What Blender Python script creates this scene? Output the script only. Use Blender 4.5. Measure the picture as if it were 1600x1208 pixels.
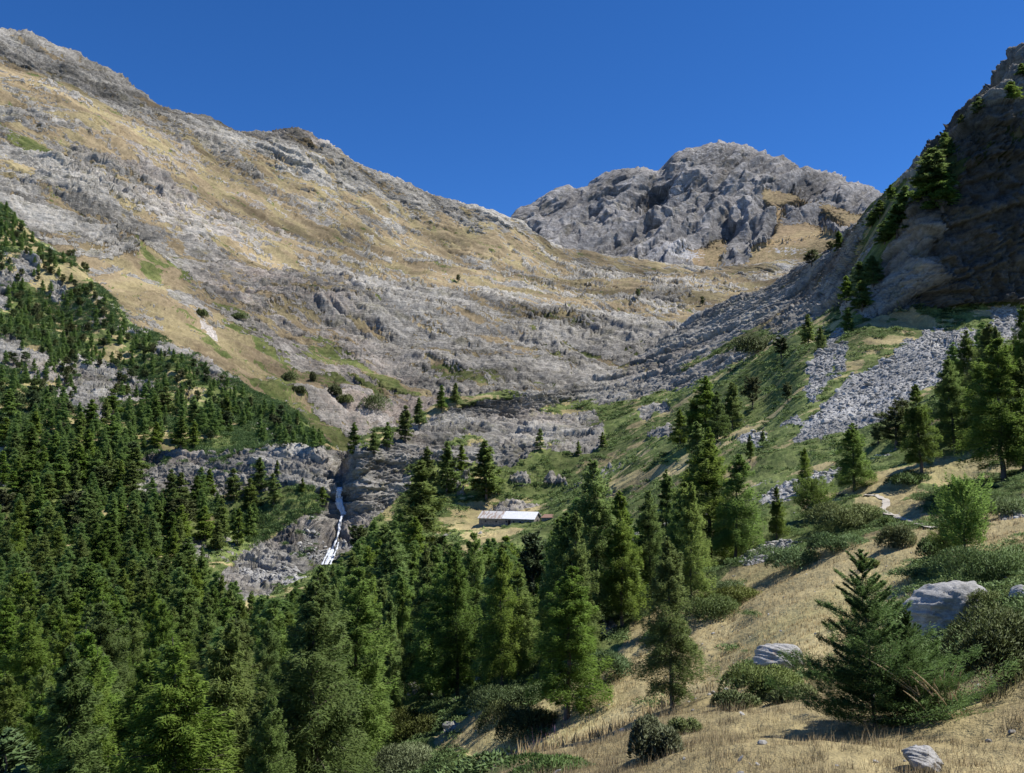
import bpy, math, random
import numpy as np
from mathutils import Vector
R = math.radians
rng = np.random.default_rng(7)
random.seed(7)
C = bpy.context.scene
for o in list(bpy.data.objects): bpy.data.objects.remove(o)

# ------------------------------------------------------------ camera, sky, sun
F = 1333.0            # focal length in photo pixels (photo 1600 x 1208)
PITCH = math.atan((720 - 604) / F)
cd = bpy.data.cameras.new('camera'); cam = bpy.data.objects.new('camera', cd); C.collection.objects.link(cam)
cam.location = (0, 0, 0); cam.rotation_euler = (R(90) + PITCH, 0, 0)
cd.sensor_width = 36; cd.lens = 36 * F / 1600; cd.clip_start = 0.1; cd.clip_end = 30000
C.camera = cam
SUN_AZ, SUN_EL = R(82), R(59)     # azimuth from view direction (+Y) towards the right (+X)
w = bpy.data.worlds.new('World'); C.world = w; w.use_nodes = True
nt = w.node_tree; bg = nt.nodes['Background']
sky = nt.nodes.new('ShaderNodeTexSky'); sky.sky_type = 'NISHITA'; sky.sun_disc = False
sky.sun_elevation = SUN_EL; sky.sun_rotation = SUN_AZ
sky.altitude = 3000; sky.air_density = 0.8; sky.dust_density = 0.0; sky.ozone_density = 5.0
hs = nt.nodes.new('ShaderNodeHueSaturation'); hs.inputs['Hue'].default_value = 0.507; hs.inputs['Saturation'].default_value = 1.23
nt.links.new(sky.outputs[0], hs.inputs['Color']); nt.links.new(hs.outputs[0], bg.inputs[0]); bg.inputs[1].default_value = 0.145
sd = bpy.data.lights.new('sun', 'SUN'); sd.energy = 5.0; sd.angle = R(0.55); sd.color = (1, 0.955, 0.88)
sun = bpy.data.objects.new('sun', sd); C.collection.objects.link(sun)
sdir = Vector((math.sin(SUN_AZ) * math.cos(SUN_EL), math.cos(SUN_AZ) * math.cos(SUN_EL), math.sin(SUN_EL)))
sun.rotation_euler = sdir.to_track_quat('Z', 'Y').to_euler(); sun.location = (60, 0, 120)
C.view_settings.view_transform = 'Standard'; C.view_settings.look = 'None'
C.view_settings.exposure = 0.3; C.view_settings.gamma = 1.0; C.view_settings.use_curve_mapping = False
C.cycles.max_bounces = 5; C.cycles.diffuse_bounces = 3; C.cycles.glossy_bounces = 2; C.cycles.transmission_bounces = 3
C.cycles.transparent_max_bounces = 4

# ------------------------------------------------------------ projection helpers
cp, sp = math.cos(PITCH), math.sin(PITCH)
def pt(px, py, d):                 # world point at depth d (world Y) behind photo pixel
    a = (np.asarray(px, float) - 800) / F; b = (604 - np.asarray(py, float)) / F
    yy = cp - b * sp; zz = sp + b * cp
    s = d / yy
    return a * s, d + 0 * s, zz * s
def proj(x, y, z):
    dep = y * cp + z * sp; up = -y * sp + z * cp
    dep = np.where(np.abs(dep) < 1e-3, 1e-3, dep)
    return 800 + F * x / dep, 604 - F * up / dep, dep

# ------------------------------------------------------------ tileable noise
NT = 1024
def fft_noise(beta, seed, lo=3, hi=400):
    r = np.random.default_rng(seed)
    f = np.fft.fftfreq(NT) * NT
    k = np.hypot(f[:, None], f[None, :])
    a = np.where((k >= lo) & (k <= hi), np.maximum(k, 1) ** (-beta), 0)
    s = np.fft.ifft2(np.fft.fft2(r.standard_normal((NT, NT))) * a).real
    return (s / s.std()).astype(np.float32)
def facets(m, seed, tilt=1.0):
    r = np.random.default_rng(seed)
    jx = r.random((m, m)); jy = r.random((m, m)); h = r.normal(0, 0.55, (m, m)); tx = r.normal(0, tilt, (m, m)); ty = r.normal(0, tilt, (m, m))
    g = np.arange(NT) * m / NT
    wx, wy = np.meshgrid(g, g)
    wob = fft_noise(1.6, seed + 1, 8, 200) * 0.10
    wx = wx + wob; wy = wy + np.roll(wob, 300, 0)
    ix = np.floor(wx).astype(int); iy = np.floor(wy).astype(int)
    b1 = np.full(wx.shape, 9.0); b2 = b1.copy(); out = np.zeros(wx.shape)
    for dx in (-1, 0, 1):
        for dy in (-1, 0, 1):
            cx = ix + dx; cy = iy + dy; k = (cy % m, cx % m)
            ex = wx - cx - jx[k]; ey = wy - cy - jy[k]
            dd = np.hypot(ex, ey); v = h[k] + tx[k] * ex + ty[k] * ey
            nb = dd < b1
            b2 = np.where(nb, b1, np.minimum(b2, dd)); out = np.where(nb, v, out); b1 = np.where(nb, dd, b1)
    crack = np.clip((b2 - b1) / 0.16, 0, 1)
    return out.astype(np.float32), crack.astype(np.float32)
N_F = fft_noise(1.75, 1, 2); N_G = fft_noise(1.3, 2, 8); N_M = fft_noise(2.0, 3, 4, 60)
_a = fft_noise(2.3, 4, 5, 90); _b = fft_noise(2.2, 5, 14, 200)
N_R = (1 - np.abs(_a)) + 0.45 * (1 - np.abs(_b)); N_R = ((N_R - N_R.mean()) / N_R.std()).astype(np.float32)
_c = fft_noise(2.7, 6, 4, 60); N_RS = 1 - np.abs(_c); N_RS = ((N_RS - N_RS.mean()) / N_RS.std()).astype(np.float32)
FA, FAC = facets(40, 11, 1.0); FB, FBC = facets(40, 21, 1.2)
def smp(tex, u, v):                # u, v in tile units
    u = (u % 1.0) * NT; v = (v % 1.0) * NT
    iu = np.floor(u).astype(np.int32); iv = np.floor(v).astype(np.int32)
    fu = (u - iu).astype(np.float32); fv = (v - iv).astype(np.float32)
    iu %= NT; iv %= NT; ju = (iu + 1) % NT; jv = (iv + 1) % NT
    return (tex[iv, iu] * (1 - fu) + tex[iv, ju] * fu) * (1 - fv) + (tex[jv, iu] * (1 - fu) + tex[jv, ju] * fu) * fv
def strata(s, u, v, L, A, seed):    # tilted beds: gentle slab, abrupt riser, broken along their length
    w = smp(N_F, u / (L * 60) + seed * .37, v / (L * 60)) * 1.1 + smp(N_F, u / (L * 16) + seed * .11, v / (L * 16)) * .14
    t = s / L + w; f = t - np.floor(t); k = np.floor(t)
    saw = np.where(f < .84, f / .84, (1 - f) / .16) - .5
    am = .35 + 1.1 * sstep(-.6, 1.0, smp(N_F, u / (L * 40) + k * .173, v / (L * 90) + k * .391 + seed))
    return A * saw * am
def sstep(a, b, x):
    t = np.clip((x - a) / (b - a), 0, 1); return t * t * (3 - 2 * t)

# ------------------------------------------------------------ painted cover masks (what grows where), 4-px grid over the photo frame
GX0, GY0, GS, GW, GH = -520, -520, 4, 680, 640
_gx, _gy = np.meshgrid(GX0 + (np.arange(GW) + .5) * GS, GY0 + (np.arange(GH) + .5) * GS)
def poly_mask(pts, blur=3):
    ins = np.zeros(_gx.shape, bool); n = len(pts)
    for i in range(n):
        x0, y0 = pts[i]; x1, y1 = pts[(i + 1) % n]
        if y0 == y1: continue
        c = ((y0 > _gy) != (y1 > _gy)) & (_gx < (x1 - x0) * (_gy - y0) / (y1 - y0) + x0)
        ins ^= c
    m = ins.astype(np.float32)
    for _ in range(blur):
        m = (np.roll(m, 1, 0) + np.roll(m, -1, 0) + 2 * m) / 4; m = (np.roll(m, 1, 1) + np.roll(m, -1, 1) + 2 * m) / 4
    return m
def ell(cx, cy, rx, ry, ang=0):
    c, s = math.cos(R(ang)), math.sin(R(ang))
    x = (_gx - cx) * c + (_gy - cy) * s; y = -(_gx - cx) * s + (_gy - cy) * c
    return np.clip(1.6 - 1.1 * np.sqrt((x / rx) ** 2 + (y / ry) ** 2), 0, 1).astype(np.float32)
def paint(base, items):
    m = np.full(_gx.shape, base, np.float32)
    for it in items:
        v = it[0]; k = poly_mask(it[1], it[2] if len(it) > 2 else 3) if isinstance(it[1], list) else ell(*it[1])
        m = m * (1 - k) + v * k
    return m
def smask(m, px, py):
    u = np.clip((px - GX0) / GS - .5, 0, GW - 1.01); v = np.clip((py - GY0) / GS - .5, 0, GH - 1.01)
    iu = u.astype(int); iv = v.astype(int); fu = u - iu; fv = v - iv
    return (m[iv, iu] * (1 - fu) + m[iv, iu + 1] * fu) * (1 - fv) + (m[iv + 1, iu] * (1 - fu) + m[iv + 1, iu + 1] * fu) * fv

# ------------------------------------------------------------ terrain sheets
COLS = np.concatenate([np.arange(-500, -40, 10.), np.arange(-40, 1640, 1.6), np.arange(1640, 2101, 10.)])
def cinterp(curve, k, smooth):
    c = sorted(curve); xs = np.array([q[0] for q in c], float); vs = np.array([q[k] for q in c], float)
    fine = np.arange(-560, 2161, 4.); v = np.interp(fine, xs, vs)
    if smooth > 0:
        r = int(smooth); ker = np.hanning(2 * r + 3)[1:-1]; ker /= ker.sum()
        v = np.convolve(np.pad(v, r, 'edge'), ker, 'valid')
    return np.interp(COLS, fine, v)
def pchip_rows(K, counts):         # K: (nk, ncol, 3) -> rows by monotone Hermite between knots
    D = np.diff(K, axis=0); T = np.zeros_like(K)
    a, b = D[:-1], D[1:]
    with np.errstate(divide='ignore', invalid='ignore'):
        h = 2 * a * b / (a + b)
    T[1:-1] = np.where(a * b > 0, h, 0); T[0] = D[0]; T[-1] = D[-1]
    rows = []
    for i, n in enumerate(counts):
        t = (np.arange(n) / n)[:, None, None]
        t2, t3 = t * t, t ** 3
        rows.append((2*t3-3*t2+1)*K[i] + (t3-2*t2+t)*T[i] + (-2*t3+3*t2)*K[i+1] + (t3-t2)*T[i+1])
    rows.append(K[-1:])
    return np.concatenate(rows, 0)
def build_sheet(knots, counts, smooths):
    K = []
    for c, s in zip(knots, smooths):
        if callable(c): K.append(c()); continue
        y = cinterp(c, 1, s); d = cinterp(c, 2, max(s, 6))
        K.append(np.stack(pt(COLS, y, d), -1))
    return pchip_rows(np.array(K), counts)
def grid_normals(P):
    du = np.gradient(P, axis=1); dv = np.gradient(P, axis=0)
    n = np.cross(du, dv); n /= np.linalg.norm(n, axis=-1, keepdims=True) + 1e-9
    return n
def blur_rows(A, k):
    for _ in range(k):
        A[1:-1] = (A[:-2] + 2 * A[1:-1] + A[2:]) / 4; A[:, 1:-1] = (A[:, :-2] + 2 * A[:, 1:-1] + A[:, 2:]) / 4
    return A
def mesh_grid(name, P, attrs, mat, smooth=True):
    nr, nc = P.shape[:2]
    me = bpy.data.meshes.new(name)
    me.vertices.add(nr * nc); me.vertices.foreach_set('co', P.reshape(-1).astype(np.float32))
    i = (np.arange(nr - 1)[:, None] * nc + np.arange(nc - 1)[None, :]).reshape(-1)
    q = np.stack([i, i + 1, i + nc + 1, i + nc], -1).astype(np.int32)
    me.loops.add(q.size); me.loops.foreach_set('vertex_index', q.reshape(-1))
    me.polygons.add(len(q)); me.polygons.foreach_set('loop_start', (np.arange(len(q)) * 4).astype(np.int32))
    me.update(calc_edges=True)
    if smooth: me.polygons.foreach_set('use_smooth', np.ones(len(q), bool))
    for an, arr in attrs.items():
        at = me.color_attributes.new(an, 'FLOAT_COLOR', 'POINT')
        col = np.ones((nr * nc, 4), np.float32); col[:, :3] = arr.reshape(-1, 3); at.data.foreach_set('color', col.reshape(-1))
    me.materials.append(mat)
    o = bpy.data.objects.new(name, me); C.collection.objects.link(o); o['kind'] = 'structure'
    return o

# ------------------------------------------------------------ node material helper
class NM:
    def __init__(s, name):
        s.m = bpy.data.materials.new(name); s.m.use_nodes = True; s.t = s.m.node_tree; s.t.nodes.clear()
        s.out = s.t.nodes.new('ShaderNodeOutputMaterial')
    def n(s, ty, ins=None, **kw):
        nd = s.t.nodes.new(ty)
        for k, v in kw.items(): setattr(nd, k, v)
        for k, v in (ins or {}).items():
            if isinstance(v, bpy.types.NodeSocket): s.t.links.new(v, nd.inputs[k])
            else: nd.inputs[k].default_value = v
        return nd
    def noise(s, vec, scale, detail=4, rough=0.6, dist=0.0):
        return s.n('ShaderNodeTexNoise', {'Vector': vec, 'Scale': scale, 'Detail': detail, 'Roughness': rough, 'Distortion': dist}).outputs[0]
    def ramp(s, fac, lo, hi, a=0.0, b=1.0):
        return s.n('ShaderNodeMapRange', {'Value': fac, 'From Min': lo, 'From Max': hi, 'To Min': a, 'To Max': b}, interpolation_type='SMOOTHSTEP').outputs[0]
    def mix(s, f, a, b):
        nd = s.n('ShaderNodeMix', data_type='RGBA')
        for k, v in ((0, f), (6, a), (7, b)):
            if isinstance(v, bpy.types.NodeSocket): s.t.links.new(v, nd.inputs[k])
            else: nd.inputs[k].default_value = v if k == 0 else (*v, 1)
        return nd.outputs[2]
    def math(s, op, a, b=0.0, clamp=False):
        nd = s.n('ShaderNodeMath', operation=op, use_clamp=clamp)
        for k, v in ((0, a), (1, b)):
            if isinstance(v, bpy.types.NodeSocket): s.t.links.new(v, nd.inputs[k])
            else: nd.inputs[k].default_value = v
        return nd.outputs[0]
    def mapping(s, vec, scale=(1, 1, 1), rot=(0, 0, 0)):
        return s.n('ShaderNodeMapping', {'Vector': vec, 'Scale': scale, 'Rotation': rot}).outputs[0]
    def bump(s, h, strength, dist, normal=None):
        ins = {'Height': h, 'Strength': strength, 'Distance': dist}
        if normal is not None: ins['Normal'] = normal
        return s.n('ShaderNodeBump', ins).outputs[0]
    def principled(s, col, rough=0.9, normal=None, spec=0.2, **kw):
        ins = {'Base Color': col if isinstance(col, bpy.types.NodeSocket) else (*col, 1), 'Roughness': rough, 'Specular IOR Level': spec}
        if normal is not None: ins['Normal'] = normal
        ins.update(kw)
        return s.n('ShaderNodeBsdfPrincipled', ins).outputs[0]
    def done(s, sh):
        s.t.links.new(sh, s.out.inputs[0]); return s.m

def terrain_mat(name, s, rock_a, rock_b, dry_a, dry_b, green_a, green_b, gravel, strata_rot, warm=(0.26, 0.20, 0.16)):
    """s: metres of the finest patch this sheet should show"""
    M = NM(name); pos = M.n('ShaderNodeNewGeometry').outputs['Position']
    att = M.n('ShaderNodeAttribute', attribute_name='cover'); sep = M.n('ShaderNodeSeparateColor', {0: att.outputs[0]})
    rock, green, grav = sep.outputs
    att2 = M.n('ShaderNodeAttribute', attribute_name='tone'); sep2 = M.n('ShaderNodeSeparateColor', {0: att2.outputs[0]})
    tone, warmth, dark = sep2.outputs
    fine = M.noise(pos, 0.8 / s, 5, 0.7); mid = M.noise(pos, 0.16 / s, 4, 0.6); big = M.noise(pos, 0.03 / s, 3, 0.55)
    st = M.mapping(pos, (0.10 / s, 0.10 / s, 0.9 / s), strata_rot); stn = M.noise(st, 1.0, 6, 0.75, 0.6)
    # rock: lichen-mottled grey with strata
    rc = M.mix(M.ramp(stn, .32, .68), rock_a, rock_b)
    rc = M.mix(M.ramp(mid, .45, .66, 0, .7), rc, [c * 0.52 for c in rock_a])
    rc = M.mix(M.ramp(fine, .5, .72, 0, .5), rc, [min(1, c * 1.25) for c in rock_b])
    rc = M.mix(M.math('MULTIPLY', warmth, .6), rc, warm)
    dc = M.mix(M.ramp(mid, .35, .65), dry_a, dry_b); dc = M.mix(M.ramp(big, .46, .60, 0, .5), dc, [(a * .6 + b * .55) for a, b in zip(dry_a, green_b)]); dc = M.mix(M.ramp(fine, .45, .7, 0, .45), dc, [c * 0.66 for c in dry_a])
    gc = M.mix(M.ramp(mid, .35, .65), green_a, green_b); gc = M.mix(M.ramp(fine, .45, .68, 0, .6), gc, [c * 0.5 for c in green_a])
    gg = M.ramp(M.math('ADD', green, M.math('MULTIPLY', M.math('SUBTRACT', fine, .5), .9)), .38, .62)
    veg = M.mix(gg, dc, gc)
    vr = M.n('ShaderNodeTexVoronoi', {'Vector': pos, 'Scale': 1.6 / s}).outputs
    gv = M.mix(M.math('MULTIPLY', M.n('ShaderNodeSeparateColor', {0: vr[1]}).outputs[0], .75), [c * 1.25 for c in gravel], [c * .45 for c in gravel])
    moss = M.noise(pos, 0.07 / s, 6, 0.72); rc = M.mix(M.ramp(moss, .52, .68, 0, .42), rc, [(a + b) * .42 for a, b in zip(green_a, dry_a)])
    rr = M.ramp(M.math('ADD', rock, M.math('MULTIPLY', M.math('SUBTRACT', M.math('ADD', M.math('MULTIPLY', fine, .6), M.math('MULTIPLY', moss, .4)), .5), 1.25)), .42, .56)
    col = M.mix(rr, veg, rc)
    gr = M.ramp(M.math('ADD', grav, M.math('MULTIPLY', M.math('SUBTRACT', mid, .5), 1.0)), .40, .56)
    col = M.mix(gr, col, gv)
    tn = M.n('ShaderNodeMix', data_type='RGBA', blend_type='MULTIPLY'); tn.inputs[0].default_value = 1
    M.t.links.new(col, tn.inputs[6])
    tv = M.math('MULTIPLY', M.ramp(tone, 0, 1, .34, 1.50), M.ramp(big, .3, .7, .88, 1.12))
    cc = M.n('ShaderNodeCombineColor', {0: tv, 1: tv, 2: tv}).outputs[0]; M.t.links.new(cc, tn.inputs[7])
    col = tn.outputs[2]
    bh = M.math('ADD', M.math('MULTIPLY', fine, M.math('ADD', .35, M.math('MULTIPLY', rr, .65))), M.math('MULTIPLY', M.math('MULTIPLY', stn, rr), .9))
    nrm = M.bump(bh, 0.9, 1.35 * s)
    return M.done(M.principled(col, .92, nrm, .15))

# ------------------------------------------------------------ GROUND: bank, valley floor, forest rib, knoll, right rib and cliff
def near_row(d, fn):
    def g():
        X = (COLS - 800) / F * (d + 6 * math.exp(-d / 6)); z = fn(X, d)
        return np.stack([X, np.full_like(X, d), z], -1)
    return g
bankz = lambda X, d: -1.66 + 0.2 * X - 0.19 * d - np.where(X < 0, 0.004, 0.0) * X * X + (-0.006 * d * d if d > 0 else 0)
CREST = [(-500,2300,11),(0,1850,12),(400,1500,13),(700,1275,13),(830,1212,13),(950,1182,14),(1100,1120,16),(1200,1095,18),(1280,1082,20),(1400,1075,20),(1500,1060,17),(1600,1020,14),(2100,850,12)]
KB = [(-500,1500,60),(0,1450,60),(400,1380,55),(700,1290,45),(830,1205,42),(950,1168,42),(1050,1120,45),(1150,1070,45),(1250,1035,38),(1400,1015,34),(1500,1000,29),(1600,970,25),(2100,800,22)]
KC = [(-500,1210,100),(0,1200,105),(400,1180,100),(600,1150,92),(700,1115,82),(800,1080,75),(900,1050,68),(1000,1010,64),(1100,960,64),(1200,930,66),(1300,900,62),(1400,885,58),(1500,865,55),(1600,850,50),(2100,700,46)]
KD = [(-500,1050,170),(0,1050,180),(400,1020,180),(530,1000,180),(650,960,170),(800,930,150),(900,900,135),(1000,880,120),(1100,850,112),(1200,830,106),(1300,808,100),(1400,790,95),(1500,778,90),(1600,760,84),(2100,560,76)]
KE = [(-500,850,260),(0,890,270),(200,900,270),(400,930,260),(530,900,280),(650,850,290),(750,835,305),(850,828,290),(950,800,270),(1100,735,215),(1200,712,190),(1300,690,175),(1400,675,160),(1500,650,145),(1600,620,128),(2100,400,110)]
KF = [(-500,700,320),(0,740,330),(200,775,330),(300,790,330),(400,850,312),(470,875,300),(530,812,345),(548,808,343),(560,806,336),(600,800,346),(700,792,350),(750,798,350),(850,795,345),(950,735,345),(1100,650,320),(1200,620,290),(1250,580,260),(1400,560,238),(1500,535,240),(1600,528,235),(2100,440,230)]
KG = [(-500,520,380),(0,600,400),(150,640,400),(220,712,372),(260,702,372),(330,706,370),(400,700,370),(480,700,368),(505,706,366),(518,735,360),(530,758,354),(545,758,354),(550,722,350),(562,699,348),(600,690,362),(650,690,372),(750,705,385),(850,695,395),(950,660,430),(1050,615,440),(1150,560,405),(1250,520,345),(1350,495,300),(1430,500,290),(1445,484,300),(1500,478,303),(1600,472,302),(1700,468,312),(2100,460,330)]
KGH = [(-500,300,480),(0,455,480),(100,520,480),(200,600,450),(300,640,430),(400,665,425),(480,690,395),(530,725,385),(543,725,388),(560,688,374),(600,672,392),(650,665,410),(700,650,425),(800,650,445),(900,635,470),(1000,590,500),(1100,540,500),(1200,480,480),(1250,460,460),(1300,435,400),(1350,415,335),(1400,400,311),(1438,385,303),(1460,345,301),(1500,272,300),(1530,222,299),(1560,172,299),(1590,130,299),(1600,120,300),(1640,115,302),(1700,110,304),(1850,120,310),(2100,150,322)]
KH = [(-500,150,620),(0,318,560),(60,375,550),(110,405,545),(150,445,530),(200,505,520),(260,535,510),(330,570,500),(400,612,490),(450,645,470),(500,688,430),(530,705,412),(545,712,408),(560,705,408),(590,690,415),(640,655,428),(700,626,445),(780,614,455),(860,612,475),(950,588,525),(1000,560,550),(1050,520,570),(1100,490,575),(1150,466,560),(1200,452,540),(1250,418,510),(1300,392,480),(1330,350,440),(1370,318,400),(1395,293,372),(1440,250,352),(1480,215,345),(1500,195,340),(1530,165,335),(1560,150,332),(1590,112,328),(1600,102,328),(1640,85,326),(1700,60,326),(1850,50,332),(2100,90,342)]
KI = [(x, y + (70 if x > 1330 else 25), d * 1.22) for x, y, d in KH]
KJ = [(x, y + 90, d * 1.6) for x, y, d in KH]
gk = [near_row(-9, bankz), near_row(0.5, bankz), near_row(4, bankz), CREST, KB, KC, KD, KE, KF, KG, KGH, KH, KI, KJ]
g_counts = [14, 40, 150, 60, 90, 90, 90, 90, 110, 90, 130, 50, 10]
g_counts = [14, 50, 190, 70, 110, 110, 110, 120, 130, 130, 180, 40, 8]
G = build_sheet(gk, g_counts, [0, 0, 0, 12, 12, 12, 10, 8, 4, 2, 3, 2, 5, 8])
gpx, gpy, _ = proj(G[..., 0], G[..., 1], G[..., 2])
RKN = [(700,640),(760,620),(860,625),(930,640),(945,660),(945,700),(900,712),(840,702),(800,730),(740,720),(700,745),(650,740),(610,800),(560,815),(556,760),(570,715),(620,682)]
G_ROCK = paint(0.10, [
    (.22, [(-500,150),(0,318),(110,405),(200,505),(330,570),(400,612),(330,640),(200,680),(120,700),(-500,700)], 6),
    (.95,(43,416,14,24)),(.95,(8,450,20,26)),(.95,(10,545,32,26)),(.9,(90,455,14,20)),(.95,(63,568,24,20)),(.95,(150,605,50,42)),(.85,(150,558,34,12)),(.9,(265,548,30,12)),(.9,(335,582,46,14,25)),(.9,(215,612,26,16)),
    (.25,(150,550,60,14,20)), (.15, [(290,660),(400,640),(470,680),(440,700),(330,702),(290,690)]), (.2,(600,660,80,14,-28)),
    (1.0, [(212,735),(220,712),(260,702),(330,706),(400,700),(500,700),(545,706),(535,770),(470,760),(430,770),(380,775),(300,768),(215,775)], 1),
    (1.0, [(500,700),(545,706),(600,690),(650,660),(640,760),(570,830),(520,830),(490,780)], 2),
    (.85, [(400,850),(470,800),(540,812),(560,840),(520,880),(470,895),(420,930),(350,945),(330,915),(380,870)], 2),
    (.15,(455,790,34,18)), (.8,(300,860,24,18)),
    (.97, RKN, 2), (.2,(680,735,60,16)), (.25,(640,655,60,7,-28)),(.2,(760,618,50,7)),(.3,(860,690,40,6)),(.3,(730,690,34,7)),
    (.9, [(760,612),(860,566),(980,548),(1050,505),(1150,455),(1300,380),(1400,285),(1480,205),(1600,90),(2100,-420),(2100,470),(1600,474),(1440,484),(1355,502),(1325,478),(1260,510),(1190,548),(1090,600),(1000,625),(900,628),(780,612)], 2),
    (.2,(1180,532,44,18)),(.3,(1390,330,60,26,-50)),(.35,(1470,260,30,40,30)),(.25,(1350,430,24,40)),(.3,(1370,400,60,12,-50)),(.3,(1100,560,40,7,-25)),(.2,(870,640,40,9)),
    (.85,(800,797,34,9)),(.8,(815,748,16,12)),(.8,(868,746,20,9)),(.75,(890,655,46,8)),(.85,(1035,676,26,8,-10)),(.8,(1010,650,8,14)),(.75,(955,775,14,8)),(.85,(1030,640,20,6))])
G_GREEN = paint(0.72, [
    (.15, [(-500,2400),(400,1500),(700,1275),(820,1214),(950,1184),(1090,1125),(1200,1098),(1290,1085),(1400,1080),(1500,1060),(1600,1030),(2100,850),(2100,3000),(-500,3000)], 1),
    (.08, [(700,1208),(700,1170),(760,1145),(850,1135),(960,1070),(1000,1010),(1060,970),(1130,935),(1170,900),(1250,870),(1330,840),(1400,860),(1480,860),(1600,820),(1700,830),(1700,900),(1600,880),(1430,900),(1440,950),(1400,1000),(1290,1010),(1180,1060),(1100,1120),(960,1190),(830,1212)], 2),
    (.1, [(1080,1135),(1180,1050),(1290,1005),(1400,990),(1430,1010),(1440,1075),(1290,1090),(1180,1115)], 2), (.9,(1200,1075,60,26)),
    (.05,(745,815,75,24)),(.1,(1010,745,60,8,-10)),(.1,(960,770,60,10,-25)),(.1,(1180,680,30,6)),(.2,(1560,720,80,12,-15)),(.1,(1580,820,60,12)),(.15,(1420,795,60,16,10)),(.3,(1400,500,60,16,-10)),(.5,(1480,505,80,16,-10)),
    (.35,(60,640,200,60)),(.15,(30,1150,70,60)),(.25,(100,450,120,40,45)),(.2,(600,660,90,8,-28)),
    (.35, [(760,612),(980,548),(1150,455),(1300,380),(1250,470),(1100,560),(1000,610)], 3), (.85,(380,680,90,14)), (.7,(1400,340,80,40,-50))])
G_GRAV = paint(0.0, [
    (.95, [(1235,700),(1290,640),(1330,590),(1390,545),(1450,515),(1500,510),(1560,515),(1560,560),(1480,590),(1430,620),(1395,665),(1370,680),(1310,690),(1260,702)], 2),
    (.8, [(1255,625),(1262,580),(1300,530),(1312,512),(1320,525),(1305,560),(1290,610),(1275,628)], 1),(.75,(1315,560,9,34,20)),
    (.8,(1180,690,26,14)),(.6,(1240,665,26,10)),(.8,(1575,500,34,26)),(.85,(1205,905,42,12,-20)),(.85,(1225,770,44,16,-20)),(.8,(1290,745,22,14,-30)),(.6,(1380,715,26,6)),
    (.9,(968,1018,16,10)),(.8,(750,1080,22,8,-25)),(.85,(720,1165,22,7,-30)),(.8,(840,1150,18,5)),(.8,(30,1140,44,26)),(.6,(1590,830,26,12)),(.55,(1190,850,60,10,-15)),(.6,(1470,815,26,8)),
    (.7,(430,900,50,18)),(.6,(500,860,50,24,-20)),(.5,(470,830,40,20))])
rk = smask(G_ROCK, gpx, gpy); gn = smask(G_GREEN, gpx, gpy); gv = smask(G_GRAV, gpx, gpy)
def dom(P):
    X, Y, Z = P[..., 0], P[..., 1], P[..., 2]
    return X - 0.6 * Z, Y + 0.8 * Z
U, V = dom(G)
D = G[..., 1]; far = np.clip((D - 20) / 60, 0, 1); far2 = np.clip((D - 180) / 120, 0, 1)
nn = smp(N_F, U / 34 + .15, V / 34); n1 = smp(N_F, U / 190, V / 190); n2 = smp(N_G, U / 46 + .3, V / 46)
rkw = sstep(.38, .62, rk + .16 * n1 * (.3 + .7 * far) + .10 * n2 * far + .05 * nn)
gsm = sstep(.35, .65, gn + .20 * smp(N_F, U / 150 + .5, V / 150) * (.3 + .7 * far) + .13 * nn)
gvw = sstep(.40, .60, gv + .16 * smp(N_F, U / 60 + .7, V / 60 + .2))
NRM = grid_normals(G); NRM = blur_rows(NRM, 4)
bed = G[..., 2] + np.interp(G[..., 0], [-300, -60, 20, 400], [-33, 0, -6, -110]) + .24 * G[..., 1]
pq = G[..., 0] * .97 - G[..., 1] * .15
def cell(t, a, b, o=0.): return smp(t, pq / (40 * a) + o, bed / (40 * b) + o * 1.7)
fa = cell(FA, 26, 6); fb = cell(FB, 8, 2.1, .2); fc = cell(FA, 2.6, .8, .4); fd = smp(N_G, U / 17, V / 17)
ck = (1 - cell(FBC, 8, 2.1, .2)) * .6 + (1 - cell(FAC, 26, 6)) * 1.2
steep = sstep(.35, .9, 1 - np.abs(NRM[..., 2]))
rd = (fa * 1.3 * (1 + .5 * steep) + fb * .55 + fc * .09 + fd * .0 - ck * .6 + strata(bed, U, V, 5.2, 2.3, 1) + strata(bed, U, V, 1.9, .95, 2)) * rkw * (.06 + .94 * far2)
cliff = sstep(1400, 1450, gpx) * sstep(520, 480, gpy)
rd = rd * (1 - .15 * cliff) + cliff * rkw * (smp(FA, (G[..., 0] + .35 * G[..., 2]) / 330, G[..., 2] / 560) * 1.7 + smp(FB, (G[..., 0] + .35 * G[..., 2]) / 120, G[..., 2] / 190) * .75) + cliff * rkw * (smp(N_RS, G[...,0] / 420 + .1, G[...,2] / 1300) * 3.6 + smp(N_RS, G[...,0] / 150 + .1, G[...,2] / 420) * 1.5)
hum = smp(N_F, U / 260 + .1, V / 260 + .6) * 1.0 * far + smp(N_F, U / 60 + .1, V / 60 + .6) * .16 + smp(N_G, U / 30, V / 30) * .03 * far
hum += gsm * (1 - rkw) * far * (.22 * np.abs(smp(N_F, U / 60 + .3, V / 60)))
dsp = rd + hum * (1 - .6 * rkw) + gvw * smp(FB, U / 40, V / 40) * .16 * far
keep = np.clip((D - 1.0) / 6, 0.0, 1) * .8 + .2
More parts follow.
